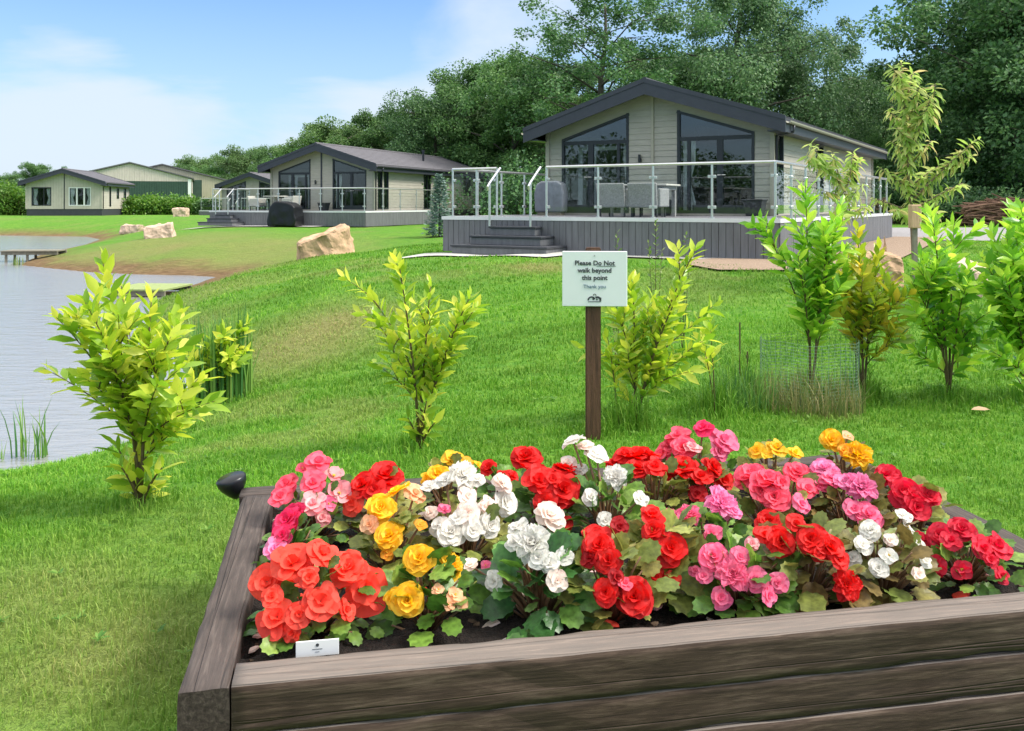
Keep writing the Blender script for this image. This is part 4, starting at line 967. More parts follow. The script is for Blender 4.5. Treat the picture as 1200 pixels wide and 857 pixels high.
# ------------------------------------------------------------------ boulders, jetties
def boulder(label, u, v_base, Y, w_, d_, h, rz, m, seed, outline=None, tilt=0.0):
    """irregular quarry block: hull of jittered corners, roughened"""
    r = random.Random(seed); X = (u-600)/F*Y; bm = bmesh.new()
    pts = outline or [(sx*r.uniform(.38, .5), sy*r.uniform(.36, .5), sz*r.uniform(.78, 1.0) if sz else r.uniform(-.15, .05)) for sx in (-1, 1) for sy in (-1, 1) for sz in (0, 1)] + [(r.uniform(-.45, .45), r.uniform(-.5, .5), r.uniform(.2, .95)) for _ in range(7)]
    for p in pts: bm.verts.new((p[0]*w_, p[1]*d_, p[2]*h))
    hull = bmesh.ops.convex_hull(bm, input=bm.verts[:]); bmesh.ops.delete(bm, geom=[g for g in hull['geom_interior'] if isinstance(g, bmesh.types.BMVert)], context='VERTS')
    bmesh.ops.bevel(bm, geom=bm.edges[:], offset=0.05*min(w_, h), segments=1, affect='EDGES')
    bmesh.ops.triangulate(bm, faces=bm.faces[:])
    for _ in range(4): bmesh.ops.subdivide_edges(bm, edges=[e for e in bm.edges if e.calc_length() > 0.055*w_], cuts=1); bmesh.ops.triangulate(bm, faces=bm.faces[:])
    bm.normal_update()
    for v_ in bm.verts:
        q = v_.co*(2.2/w_) + Vector((seed*3.1, 0, 0)); a = mnoise.fractal(q*1.3, 0.9, 2.0, 5)*0.045 + abs(mnoise.noise(q*2.2))*-.05
        v_.co += v_.normal * a * w_
    me = bpy.data.meshes.new('boulder'); bm.to_mesh(me); bm.free(); me.materials.append(m)
    o = link_mesh('boulder', me, loc=(X, Y, gz(X, Y) - 0.12*h)); o.rotation_euler = (0, tilt, rz)
    return tag(o, label, 'boulder', 'quarry boulders on the lawn')
boulder('big orange sandstone block in front of the taupe lodge deck', 384, 287, 26.5, 1.75, 1.2, 1.02, R(18), MAT['sand'], 3, tilt=R(-9),
        outline=[(-.5, -.4, 0), (-.48, -.45, .66), (-.46, .3, .70), (-.5, .4, 0), (.14, -.5, .04), (.44, -.3, .05), (.5, -.1, .45), (.42, -.25, .93), (.38, .4, .96), (.48, .4, .1), (-.05, -.47, .78), (.1, -.44, .80)])
boulder('pale pink boulder lying on the grass spit by the water', 189, 279, 36.0, 1.25, .9, .68, R(12), MAT['pink_sand'], 8, tilt=R(-8))
boulder('flat pale boulder near the corner of the cream lodge', 155, 260, 55, 1.45, 1.0, .62, R(-10), MAT['pink_sand'], 12)
boulder('small pale boulder in front of the bright green hedge', 212, 252, 72, 1.25, 1.0, .85, R(5), MAT['pink_sand'], 14)
boulder('orange brown boulder half hidden by the yellowing laurel', 1018, 320, 13.2, .95, .7, .62, R(8), MAT['sand'], 21)
boulder('pale pink boulder leaning behind the spreading laurel', 1112, 335, 12.6, .70, .6, .62, R(-25), MAT['pink_sand'], 26, tilt=R(22))

def jetty(label, x0, x1, y0, y1, zt, m, rz, legs):
    root = tag(empty('fishing_jetty', ((x0+x1)/2, (y0+y1)/2, zt), rz), label, 'jetty', 'fishing jetties')
    hw_, hd = (x1-x0)/2, (y1-y0)/2; mb = MB(); n_ = max(3, int((x1-x0)/.15))
    for i in range(n_): mb.box(-hw_ + i*2*hw_/n_ + .006, -hw_ + (i+1)*2*hw_/n_ - .006, -hd, hd, -.04, 0)
    mb.build('platform', m, root); mb = MB(); mb.box(-hw_, hw_, -hd+.05, -hd+.11, -.16, -.042); mb.box(-hw_, hw_, hd-.11, hd-.05, -.16, -.042); mb.build('joist', MAT['jetty'], root)
    for lx in legs:
        for ly in (-hd+.13, hd-.13): b_ = MB(); b_.tube([(lx*hw_, ly, -1.0), (lx*hw_, ly, -.042)], .05, 8); b_.build('leg', MAT['jetty'], root)
    return root
jetty('weathered wooden fishing jetty at the tip of the grass spit', -18.9, -16.9, 33.4, 34.4, -.18, MAT['jetty'], R(6), (-.85, -.1))
jetty('low green topped fishing platform in the narrow inlet', -9.3, -7.9, 20.7, 22.3, -.42, MAT['algae'], R(-4), (-.8, .8))

# ------------------------------------------------------------------ deck furniture, barbecue, stake, brushwood
def on_deck(name, L_, A_, Z_, x, y, rz, label, cat, group=None):
    return tag(empty(name, local(L_, A_, x, y, Z_), A_ + rz), label, cat, group)
def armchair(root, m, cush=True):
    b = MB(); b.box(-.30, .30, -.28, .28, .24, .40); b.build('seat', m, root, bevel=.02)
    b = MB(); b.prism([(-.32, .22, .2), (.32, .22, .2), (.34, .34, .74), (-.34, .34, .74)], [(-.32, .30, .2), (.32, .30, .2), (.34, .42, .74), (-.34, .42, .74)]); b.build('backrest', m, root, bevel=.03, seg=2)
    for sx in (-1, 1):
        b = MB(); b.box(min(sx*.31, sx*.38), max(sx*.31, sx*.38), -.28, .26, .22, .62); b.build('armrest', m, root, bevel=.025, seg=2)
        for sy in (-.24, .24): b = MB(); b.tube([(sx*.29, sy, 0), (sx*.29, sy, .239)], .022, 6); b.build('leg', MAT['darkplastic'], root)
    if cush: b = MB(); b.box(-.28, .28, -.26, .2, .402, .46); b.build('cushion', MAT['darkplastic'], root, bevel=.03, seg=2)
def table(root, m, w_, d_):
    b = MB(); b.box(-w_/2, w_/2, -d_/2, d_/2, .69, .73); b.build('table_top', MAT['concrete'], root, bevel=.008)
    b = MB(); b.box(-w_/2+.08, w_/2-.08, -d_/2+.08, d_/2-.08, .60, .688); b.build('apron', m, root)
    for sx in (-1, 1):
        for sy in (-1, 1): b = MB(); b.box(sx*(w_/2-.12)-.04, sx*(w_/2-.12)+.04, sy*(d_/2-.12)-.04, sy*(d_/2-.12)+.04, 0, .599); b.build('leg', m, root)
GC = 'garden chairs on the big deck'
table(on_deck('garden_table', L1, A1, Z1, .75, -2.5, 0, 'grey garden table with pale top on the big deck', 'table'), MAT['rattan'], 1.5, .9)
armchair(on_deck('garden_chair', L1, A1, Z1, .45, -3.25, R(180), 'grey rattan chair with its back to the balustrade, left of the pair', 'chair', GC), MAT['rattan'])
armchair(on_deck('garden_chair', L1, A1, Z1, 1.2, -3.25, R(180), 'grey rattan chair with its back to the balustrade, right of the pair', 'chair', GC), MAT['rattan'])
armchair(on_deck('garden_chair', L1, A1, Z1, .6, -1.7, 0, 'grey rattan chair on the house side of the garden table', 'chair', GC), MAT['rattan'])
def pot(L_, A_, Z_, x, y, label, group):
    r = on_deck('planter_box', L_, A_, Z_, x, y, 0, label, 'planter', group); b = MB(); A = [(-.17, -.17, 0), (.17, -.17, 0), (.17, .17, 0), (-.17, .17, 0)]
    b.prism(A, [(p[0]*1.35, p[1]*1.35, .36) for p in A]); b.box(-.25, .25, -.25, .25, .362, .40); b.build('pot', MAT['darkplastic'], r, bevel=.01); return r
GP = 'square planters by the lodge doors'
pot(L1, A1, Z1, .42, -.45, 'dark square planter left of the right hand glazed doors', GP); pot(L1, A1, Z1, 2.75, -.45, 'dark square planter near the right corner of the sage lodge', GP)
pot(L1, A1, Z1, -2.75, -.45, 'dark square planter by the left corner of the sage lodge', GP); pot(L2, A2, Z2, .45, -.5, 'dark square planter in front of the taupe lodge gable', GP)
# grey covered seat at the top of the steps
r = on_deck('covered_barbecue', L1, A1, Z1, -2.15, -1.5, R(15), 'barbecue under a shiny grey cover at the top of the steps', 'barbecue')
b = MB(); prof = [(-.36, .08), (-.38, .55), (-.33, .78), (-.2, .86), (.2, .87), (.33, .80), (.38, .55), (.36, .08)]
b.prism([(x, -.30, z) for x, z in prof], [(x, .30, z) for x, z in prof]); b.build('cover', MAT['cover'], r, bevel=.05, seg=3, smooth=True)
b = MB(); b.box(-.30, .30, -.25, .25, 0, .078); b.build('base', MAT['jetty'], r)
# taupe lodge terrace set
GC2 = 'cream chairs on the taupe lodge deck'
rt = on_deck('garden_table', L2, A2, Z2, -1.75, -1.5, 0, 'round cream table on the deck of the taupe lodge', 'table')
b = MB(); b.tube([(0, 0, .70), (0, 0, .75)], .62, 24); b.build('table_top', MAT['cream_rattan'], rt); b = MB(); b.tube([(0, 0, 0), (0, 0, .1), (0, 0, .699)], [.3, .1, .08], 12); b.build('pedestal', MAT['cream_rattan'], rt)
armchair(on_deck('garden_chair', L2, A2, Z2, -2.75, -1.6, R(95), 'cream armchair left of the round table', 'chair', GC2), MAT['cream_rattan'], False)
armchair(on_deck('garden_chair', L2, A2, Z2, -.75, -1.6, R(-95), 'cream armchair right of the round table', 'chair', GC2), MAT['cream_rattan'], False)
armchair(on_deck('garden_chair', L2, A2, Z2, -1.7, -.7, 0, 'cream armchair on the house side of the round table', 'chair', GC2), MAT['cream_rattan'], False)
# black covered barbecue on the slab
bx = local(L2, A2, .55, -3.95, 0); r = tag(empty('covered_barbecue', (bx[0], bx[1], gz(*bx[:2])+.05), A2), 'barbecue under a black cover in front of the taupe lodge deck', 'barbecue')
bm = bmesh.new(); bmesh.ops.create_cube(bm, size=1)
for v_ in bm.verts: v_.co = Vector((v_.co.x*1.55, v_.co.y*.75, (v_.co.z+.5)*1.15))
bmesh.ops.subdivide_edges(bm, edges=bm.edges[:], cuts=14, use_grid_fill=True)
for v_ in bm.verts:
    x, y, z = v_.co; t = z/1.15
    k = 1 - .20*max(0, abs(x)/.775 - .55)/.45*(t > .1); z2 = z*(1 - .5*max(0, abs(x)/.775-.35)**1.7) - .03*math.sin(x*5)
    x2 = x*(.97 - .16*max(0, .35-t) + .03*math.sin(t*7))*(1 - .30*max(0, t-.5)**1.5); y2 = y*(1-.25*max(0, t-.7)) + .03*math.sin(x*9 + t*3)*(1-t) + .02*mnoise.noise(Vector((x*3, y*3, z*3)))
    v_.co = Vector((x2 + .03*mnoise.noise(Vector((x*2+5, y*2, z*2.5))), y2, max(.01, z2)))
me = bpy.data.meshes.new('cover'); bm.to_mesh(me); bm.free(); me.materials.append(MAT['blackcover']); me.polygons.foreach_set('use_smooth', [True]*len(me.polygons)); link_mesh('cover', me, r)
b = MB(); b.tube([(-.68, .2, .04), (-.68, .3, .04)], .07, 10); b.tube([(.68, .2, .04), (.68, .3, .04)], .07, 10); b.build('wheel', MAT['darkplastic'], r)
# wooden stake with a pale top beside the cherry
gx_, gy_ = (1072-600)/F*12.6, 12.6; zt = at(1072, 240, gy_).z
r = tag(empty('wooden_stake', (gx_, gy_, gz(gx_, gy_))), 'square wooden stake with a pale cap beside the cherry tree', 'stake'); b = MB(); hz_ = zt - gz(gx_, gy_)
b.box(-.028, .028, -.028, .028, -.2, hz_-.33); b.build('post', MAT['jetty'], r); b = MB(); b.box(-.07, .07, -.06, .06, hz_-.328, hz_); b.build('cap', M('pale_stake_wood', (.55, .36, .22), .7, .2, 9, stretch=(8, 8, 1)), r, bevel=.01)
# brushwood heap across the road
mb = MB(); rr = random.Random(3)
for i in range(800):
    x = rr.uniform(-2.2, 2.2); z = rr.uniform(0, 1.3)*(1-.25*abs(x)/2.2); y = rr.uniform(-.8, .8); ln = rr.uniform(.3, .9); a = rr.gauss(0, .35)
    mb.tube([(x-ln, y, z+.05-a*ln*.5), (x, y+rr.uniform(-.1, .1), z+.08), (x+ln, y+rr.uniform(-.2, .2), z+.05+a*ln*.5)], [.028, .036, .018], 5)
o = mb.build('brushwood_heap', M('cut_brushwood', (.17, .095, .06), .85, .45, 4), loc=(*at(1192, HOR, 44)[:2], gz(*at(1192, HOR, 44)[:2]))); tag(o, 'reddish brown heap of cut brushwood across the road', 'brushwood heap')

# ------------------------------------------------------------------ sign
sxp = (695-600)/F*5.86; sg = tag(empty('lawn_sign', (sxp, 5.86, gz(sxp, 5.86)), R(-3)), 'white notice board on a brown wooden post asking people not to walk further', 'sign')
zl = gz(sxp, 5.86); Zp = lambda v: at(695, v, 5.86).z - zl
bm = bmesh.new(); bmesh.ops.create_cube(bm, size=1)
for v_ in bm.verts: v_.co = Vector((v_.co.x*.098, v_.co.y*.07, -.25 + (v_.co.z+.5)*(Zp(290)+.25)))
bmesh.ops.bevel(bm, geom=bm.edges[:], offset=.006, segments=2, affect='EDGES')
me = bpy.data.meshes.new('post'); bm.to_mesh(me); bm.free(); me.materials.append(M('brown_post_wood', (.115, .055, .030), .6, .5, 5, .5, 30, stretch=(9, 9, .7))); link_mesh('post', me, sg)
b = MB(); bw, z0, z1 = .415/2, Zp(358), Zp(294); b.box(-bw+.008, bw+.008, -.062, -.042, z0, z1); b.build('board', M('white_sign_board', (.82, .86, .83), .35, .03, 3), sg, bevel=.003)
MAT['ink'] = M('dark_grey_print', (.045, .05, .055), .5, .05); MAT['inkblue'] = M('blue_grey_print', (.12, .22, .30), .5, .05)
def text_part(name, body, parent, loc, size, m, bold=0.0, align='CENTER', depth=.0012):
    cu = bpy.data.curves.new('t', 'FONT'); cu.body = body; cu.size = size; cu.align_x = align; cu.extrude = depth; cu.offset = bold; cu.resolution_u = 3
    o_ = bpy.data.objects.new('t', cu); C.objects.link(o_); bpy.context.view_layer.update()
    me = bpy.data.meshes.new_from_object(o_.evaluated_get(bpy.context.evaluated_depsgraph_get())); bpy.data.objects.remove(o_); bpy.data.curves.remove(cu)
    me.name = name; me.materials.clear(); me.materials.append(m); o = link_mesh(name, me, parent, loc); o.rotation_euler = (R(90), 0, 0); return o
pz = (z1-z0)/65.0; yt = -.0645
text_part('lettering', 'Please Do Not', sg, (.008, yt, z0+pz*48.6), .0425, MAT['ink'], .0008)
text_part('lettering', 'walk beyond', sg, (.008, yt, z0+pz*40.0), .0425, MAT['ink'], .0008)
text_part('lettering', 'this point', sg, (.008, yt, z0+pz*31.3), .0425, MAT['ink'], .0008)
text_part('lettering', 'Thank you', sg, (.008, yt, z0+pz*21.5), .034, MAT['inkblue'], 0)
b = MB(); b.box(.022, .142, -.0655, -.0625, z0+pz*47.3, z0+pz*47.75); b.build('underline', MAT['ink'], sg)
# little emblem: two roof arcs, a chimney curl and a base line
b = MB(); e0 = z0+pz*6.5; k = .0017
def arc(cx, cz, r0, a0, a1, w_):
    n_ = 10; o_ = []; i_ = []
    for i in range(n_+1):
        a = R(a0+(a1-a0)*i/n_); o_.append((cx+math.cos(a)*r0, -.0655, cz+math.sin(a)*r0)); i_.append((cx+math.cos(a)*(r0-w_), -.0655, cz+math.sin(a)*(r0-w_)))
    for i in range(n_): q_ = [o_[i], o_[i+1], i_[i+1], i_[i]]; b.prism(q_, [(x, -.0625, z) for x, _, z in q_])
arc(-.012, e0+.004, .026, 20, 180, .009); arc(.026, e0+.006, .024, 0, 130, .012); arc(.008, e0+.036, .010, -30, 200, .003)
b.box(-.034, .048, -.0655, -.0625, e0-.006, e0-.003); b.box(-.006, .004, -.0652, -.0627, e0+.006, e0+.018); b.box(.018, .026, -.0652, -.0627, e0+.004, e0+.014); b.box(.038, .05, -.0652, -.0627, e0+.0, e0+.022)
b.build('emblem', MAT['ink'], sg)
b = MB(); b.tube([(.008, -.067, Zp(299)), (.008, -.062, Zp(299))], .004, 10); b.build('screw', MAT['steel'], sg)

# mesh guard and canes
gb = gbase(948, 7.0); r = tag(empty('mesh_guard', tuple(gb)), 'round green wire mesh guard around the tall laurel sapling', 'mesh guard')
mb = MB(); rad_, hh = .36, .52
for i in range(46):
    a = 2*math.pi*i/46; mb.tube([(math.cos(a)*rad_, math.sin(a)*rad_, 0), (math.cos(a)*rad_*1.02, math.sin(a)*rad_, hh)], .0014, 3, cap=False)
for j in range(22):
    z = hh*j/21; mb.tube([(math.cos(2*math.pi*i/30)*rad_, math.sin(2*math.pi*i/30)*rad_, z + .01*math.sin(i*1.1)) for i in range(31)], .0014, 3, cap=False)
mb.build('mesh', M('green_wire', (.16, .26, .17), .5, .2), r)
for (u, v0, lb) in [(867, 378, 'thin dark cane standing in the lawn, the taller of two'), (876, 412, 'thin dark cane standing in the lawn, the shorter of two')]:
    p = gbase(u, 6.9); b = MB(); t_ = at(u, v0, 6.9) - p; b.tube([(0, 0, -.1), tuple(t_*.5), tuple(t_)], .006, 6)
    if u == 876: b.tube([tuple(t_*.9 + Vector((0, 0, -.01))), tuple(t_*.93)], .012, 6)
    tag(b.build('garden_cane', MAT['twig'], None, p), lb, 'cane', 'canes left of the mesh guard')

# ------------------------------------------------------------------ raised flower bed
AB = R(10.8); OB = Vector((-0.756, 2.04, 0)); BW, BD, ZB = 2.58, 1.52, 0.42
def bed(x, y, z=0.0): c_, s_ = math.cos(AB), math.sin(AB); return Vector((OB.x + c_*x - s_*y, OB.y + s_*x + c_*y, z))
def wood(name, dark, light, top_pale):
    m, t, b = newmat(name); n, l = t.nodes.new, t.links.new
    tcn = n('ShaderNodeTexCoord'); mp = n('ShaderNodeMapping'); mp.inputs['Scale'].default_value = (2.6, 38, 38); l(tcn.outputs['Object'], mp.inputs[0])
    w1 = n('ShaderNodeTexNoise'); w1.inputs['Scale'].default_value = 2.2; w1.inputs['Detail'].default_value = 9; w1.inputs['Roughness'].default_value = .7; w1.inputs['Distortion'].default_value = .35; l(mp.outputs[0], w1.inputs['Vector'])
    w2 = n('ShaderNodeTexNoise'); w2.inputs['Scale'].default_value = 4.5; w2.inputs['Detail'].default_value = 5; l(tcn.outputs['Object'], w2.inputs['Vector'])
    r = n('ShaderNodeValToRGB'); e = r.color_ramp.elements; e[0].position = .34; e[0].color = rgb([c*.5 for c in dark]); e[1].position = .68; e[1].color = rgb(light); e.new(.5).color = rgb(dark); l(w1.outputs[0], r.inputs[0])
    mxn = n('ShaderNodeMix'); mxn.data_type = 'RGBA'; mxn.blend_type = 'MULTIPLY'; mr = n('ShaderNodeMapRange'); mr.inputs['From Min'].default_value = .35; mr.inputs['From Max'].default_value = .7; mr.inputs['To Min'].default_value = .75; mr.inputs['To Max'].default_value = 0
    l(w2.outputs[0], mr.inputs[0]); l(mr.outputs[0], mxn.inputs[0]); l(r.outputs[0], mxn.inputs[6]); mxn.inputs[7].default_value = (.62, .56, .52, 1); tp = n('ShaderNodeNewGeometry'); sx_ = n('ShaderNodeSeparateXYZ'); l(tp.outputs['True Normal'], sx_.inputs[0]); mt_ = n('ShaderNodeMapRange'); mt_.inputs['From Min'].default_value = .5; mt_.inputs['From Max'].default_value = .9; mt_.inputs['To Min'].default_value = .0; mt_.inputs['To Max'].default_value = top_pale; l(sx_.outputs[2], mt_.inputs[0])
    bl = n('ShaderNodeMix'); bl.data_type = 'RGBA'; bl.blend_type = 'ADD'; l(mt_.outputs[0], bl.inputs[0]); l(mxn.outputs[2], bl.inputs[6]); bl.inputs[7].default_value = (.16, .145, .13, 1); l(bl.outputs[2], b.inputs['Base Color'])  # upward faces are mixed paler than the sides
    # long drying cracks
    mp2 = n('ShaderNodeMapping'); mp2.inputs['Scale'].default_value = (.28, 15, 15); l(tcn.outputs['Object'], mp2.inputs[0])
    vo = n('ShaderNodeTexVoronoi'); vo.feature = 'DISTANCE_TO_EDGE'; vo.inputs['Scale'].default_value = 1.1; l(mp2.outputs[0], vo.inputs['Vector'])
    cr_ = n('ShaderNodeMapRange'); cr_.inputs['From Max'].default_value = .035; l(vo.outputs[0], cr_.inputs[0])
    sn = n('ShaderNodeSeparateXYZ'); l(tcn.outputs['Normal'], sn.inputs[0]); ab_ = n('ShaderNodeMath'); ab_.operation = 'ABSOLUTE'; l(sn.outputs[0], ab_.inputs[0]); mk = n('ShaderNodeMath'); mk.operation = 'MAXIMUM'; l(ab_.outputs[0], mk.inputs[0]); l(cr_.outputs[0], mk.inputs[1])
    ad = n('ShaderNodeMath'); ad.operation = 'MULTIPLY_ADD'; ad.inputs[1].default_value = .5; l(w1.outputs[0], ad.inputs[0]); l(mk.outputs[0], ad.inputs[2])
    bp = n('ShaderNodeBump'); bp.inputs['Strength'].default_value = .7; bp.inputs['Distance'].default_value = .006; l(ad.outputs[0], bp.inputs['Height']); l(bp.outputs[0], b.inputs['Normal'])
    b.inputs['Roughness'].default_value = .8; b.inputs['Specular IOR Level'].default_value = .25
    return m
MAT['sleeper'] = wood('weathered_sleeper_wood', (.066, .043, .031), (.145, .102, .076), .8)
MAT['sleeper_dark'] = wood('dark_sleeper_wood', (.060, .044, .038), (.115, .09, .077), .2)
bedr = tag(empty('raised_flower_bed', bed(0, 0, 0), AB), 'large raised flower bed walled with dark weathered timber sleepers', 'flower bed')
def beam(x0, x1, y0, y1, z0, z1, m, seed):
    """hand hewn timber: long box with wavy edges; runs along its longer side"""
    along_x = (x1-x0) > (y1-y0); ln = max(x1-x0, y1-y0); wd = min(x1-x0, y1-y0); n_ = int(ln/.035); mx_, mz = 6, 6
    bm = bmesh.new(); ring = []
    prof = []
    for i in range(mx_): prof.append((i/mx_, 0))
    for i in range(mz): prof.append((1, i/mz))
    for i in range(mx_): prof.append((1-i/mx_, 1))
    for i in range(mz): prof.append((0, 1-i/mz))
    rows = []
    for k in range(n_+1):
        s_ = k/n_*ln; row = []
        for (a, c_) in prof:
            ww = (a-.5)*wd; zz = (c_-.5)*(z1-z0); edge = (abs(a-.5) > .45) + (abs(c_-.5) > .45)
            q = Vector((s_*1.6, ww*9+seed*7, zz*9)); d = mnoise.fractal(q, 1, 2, 4)*.0035 + mnoise.noise(Vector((s_*4.2, a*2+seed, c_*2)))*.003
            if edge == 2: d -= .002 + .010*max(0, mnoise.noise(Vector((s_*7, seed*3.3, a+2*c_))))
            nrm = Vector((ww/(wd/2), zz/((z1-z0)/2))); nrm = nrm.normalized() if nrm.length > 0 else nrm
            if c_ < .05: d -= .006*max(0, mnoise.noise(Vector((s_*2.3, seed*5.1, a))))
            ww += nrm.x*d; zz += nrm.y*d; row.append(bm.verts.new((s_-ln/2, ww, zz)))
        rows.append(row)
    P_ = len(prof)
    for k in range(n_):
        for i in range(P_): bm.faces.new((rows[k][i], rows[k+1][i], rows[k+1][(i+1) % P_], rows[k][(i+1) % P_]))
    bm.faces.new(rows[0]); bm.faces.new(rows[-1][::-1])
    bmesh.ops.recalc_face_normals(bm, faces=bm.faces[:])
    me = bpy.data.meshes.new('timber'); bm.to_mesh(me); bm.free(); me.materials.append(m); me.polygons.foreach_set('use_smooth', [len(p.vertices) == 4 for p in me.polygons])
    o = link_mesh('timber', me, bedr, ((x0+x1)/2, (y0+y1)/2, (z0+z1)/2)); o.rotation_euler = (0, 0, 0 if along_x else R(90)); return o
TW = .115; lay = [(0.305, .42), (.20, .303), (.095, .198), (-.05, .093)]
for k, (a, c_) in enumerate(lay):
    j = .004*(k % 2)
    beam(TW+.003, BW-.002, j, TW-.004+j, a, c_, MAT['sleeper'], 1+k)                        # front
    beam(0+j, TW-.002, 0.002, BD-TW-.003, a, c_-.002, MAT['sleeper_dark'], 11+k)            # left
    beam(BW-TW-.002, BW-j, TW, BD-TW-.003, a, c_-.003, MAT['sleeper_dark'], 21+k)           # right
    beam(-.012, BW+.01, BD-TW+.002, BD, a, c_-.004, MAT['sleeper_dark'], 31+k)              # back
ZS = .352                                                                                    # soil level
nx_, ny_ = 150, 90
xs, ys = np.meshgrid(np.linspace(TW-.02, BW-TW+.02, nx_), np.linspace(TW-.02, BD-TW+.02, ny_))
zz = ZS + .012*(vnoise(xs+3, ys, 14)-.5) + .016*(vnoise(xs, ys+9, 30)-.5) + .014*(vnoise(xs, ys, 62)-.5) + .02*np.sin(xs*3)*np.sin(ys*4+1)
ii = np.arange(nx_*ny_).reshape(ny_, nx_); qq = np.stack([ii[:-1, :-1], ii[:-1, 1:], ii[1:, 1:], ii[1:, :-1]], -1).reshape(-1, 4)
me = np_mesh('soil', np.stack([xs.ravel(), ys.ravel(), zz.ravel()], 1), qq.ravel(), np.arange(len(qq))*4, M('dark_compost', (.020, .013, .010), .95, .6, 60, 1.0, 160), True)
link_mesh('soil', me, bedr)

# begonia blooms: petals in rings, from open outer ones to a tight heart
def petal_grid(r, e0, e1, width, cup, ruf, ph, n=6, m=6):
    V = []; y = z = 0.0; prev = 0
    for i in range(n+1):
        t = i/n; a = R(e0 + (e1-e0)*t); st = r/n
        if i: y += math.cos(a)*st; z += math.sin(a)*st
        wv = width*r*max(.10, math.sin(math.pi*min(1, .10+.80*t))**.65)*(1 - .18*max(0, t-.8)/.2)
        for j in range(m+1):
            s_ = 2*j/m - 1; rf_ = ruf*r*t*t*math.sin(s_*5 + ph) + ruf*.6*r*t*math.sin(s_*9+ph*2)
            tip = -.10*r*s_*s_*t
            V.append((s_*wv, y*1.0 + tip - math.sin(a)*cup*r*s_*s_*.5, z + cup*r*s_*s_ *math.cos(a)+ rf_))
    Fs = [(i*(m+1)+j, i*(m+1)+j+1, (i+1)*(m+1)+j+1, (i+1)*(m+1)+j) for i in range(n) for j in range(m)]
    return V, Fs
def bloom_mesh(name, kind, mats, seed):
    r_ = random.Random(seed); mb = MB(); 
    if kind == 'double': rings = [(5, 1.0, 4, -30, .70), (4, .84, 26, -14, .72), (4, .66, 48, 8, .70), (3, .48, 66, 40, .72), (3, .30, 82, 75, .8)]
    elif kind == 'frilly': rings = [(8, 1.0, 5, -25, .38), (8, .9, 25, -5, .38), (8, .75, 42, 15, .36), (7, .6, 56, 35, .36), (6, .44, 68, 55, .38), (5, .28, 80, 80, .42)]
    elif kind == 'loose': rings = [(4, 1.0, 10, -25, .85), (3, .74, 44, 4, .82), (3, .46, 68, 48, .75)]
    else: rings = [(4, 1.0, 18, -6, .60)] + [(2, .6, 45, 20, .55)]
    for ri, (n_, rad, e0, e1, wd) in enumerate(rings):
        a0 = ri*0.9 + r_.uniform(0, 1)
        for k in range(n_):
            V, Fs = petal_grid(rad*r_.uniform(.84, 1.12), e0 + r_.uniform(-12, 12), e1 + r_.uniform(-18, 18), wd, .16, (.055 if kind != 'frilly' else .09), r_.uniform(0, 6.3), 6, 6 if kind != 'frilly' else 8)
            a = a0 + 2*math.pi*k/n_ + r_.uniform(-.22, .22); c_, s_ = math.cos(a), math.sin(a)
            mb.add([(x*c_ - (y+.03)*s_, x*s_ + (y+.03)*c_, z - .02*ri*0 + .012*ri) for x, y, z in V], Fs, 0)
    if kind in ('single',):                       # yellow stamens in the open flowers
        for k in range(14):
            a = r_.uniform(0, 6.28); q = r_.uniform(0, .13); p0 = (math.cos(a)*q*.4, math.sin(a)*q*.4, .03); p1 = (math.cos(a)*q, math.sin(a)*q, .22)
            mb.tube([p0, p1], [.02, .035], 5, 1)
    me = bpy.data.meshes.new(name); me.from_pydata(mb.v, [], mb.f)
    for m in mats: me.materials.append(m)
    me.polygons.foreach_set('material_index', mb.m); me.polygons.foreach_set('use_smooth', [True]*len(mb.f)); me.update(); return me
def petalmat(name, a, b_, edge=None):
    m = leafmat(name, [a, b_], .55, .36, .25, obj_var=.10, mottle=.10, mscale=3.0); return m
COL = {
 'coral': petalmat('coral_red_petals', (.82, .075, .050), (.88, .12, .075)), 'red': petalmat('bright_red_petals', (.66, .018, .018), (.76, .035, .030)),
 'crimson': petalmat('crimson_petals', (.62, .018, .045), (.74, .045, .085)), 'magenta': petalmat('magenta_petals', (.72, .035, .13), (.80, .07, .19)),
 'pink': petalmat('pink_petals', (.80, .15, .29), (.86, .25, .38)), 'rose': petalmat('rose_petals', (.82, .10, .17), (.87, .17, .24)), 'lilac': petalmat('lilac_pink_petals', (.80, .22, .42), (.84, .33, .52)),
 'white': petalmat('white_petals', (.72, .69, .64), (.78, .76, .71)), 'blush': petalmat('blush_white_petals', (.80, .64, .57), (.85, .78, .72)), 'peach': petalmat('peach_petals', (.82, .45, .25), (.86, .58, .36)),
 'yellow': petalmat('yellow_petals', (.86, .50, .025), (.90, .60, .05)), 'amber': petalmat('amber_petals', (.86, .36, .035), (.90, .48, .06)), 'pinkwhite': petalmat('pink_edged_petals', (.82, .30, .34), (.86, .58, .56)), 'wine': petalmat('dark_red_petals', (.38, .012, .018), (.52, .02, .025))}
STAM = M('yellow_stamens', (.75, .48, .04), .7, .2)
_bm = {}
def bloom(colour, kind, var):
    k = (colour, kind, var)
    if k not in _bm: _bm[k] = bloom_mesh('flower', kind, [COL[colour], STAM], hash((kind, var)) % 1000 if False else var*17 + len(kind)*5)
    return _bm[k]

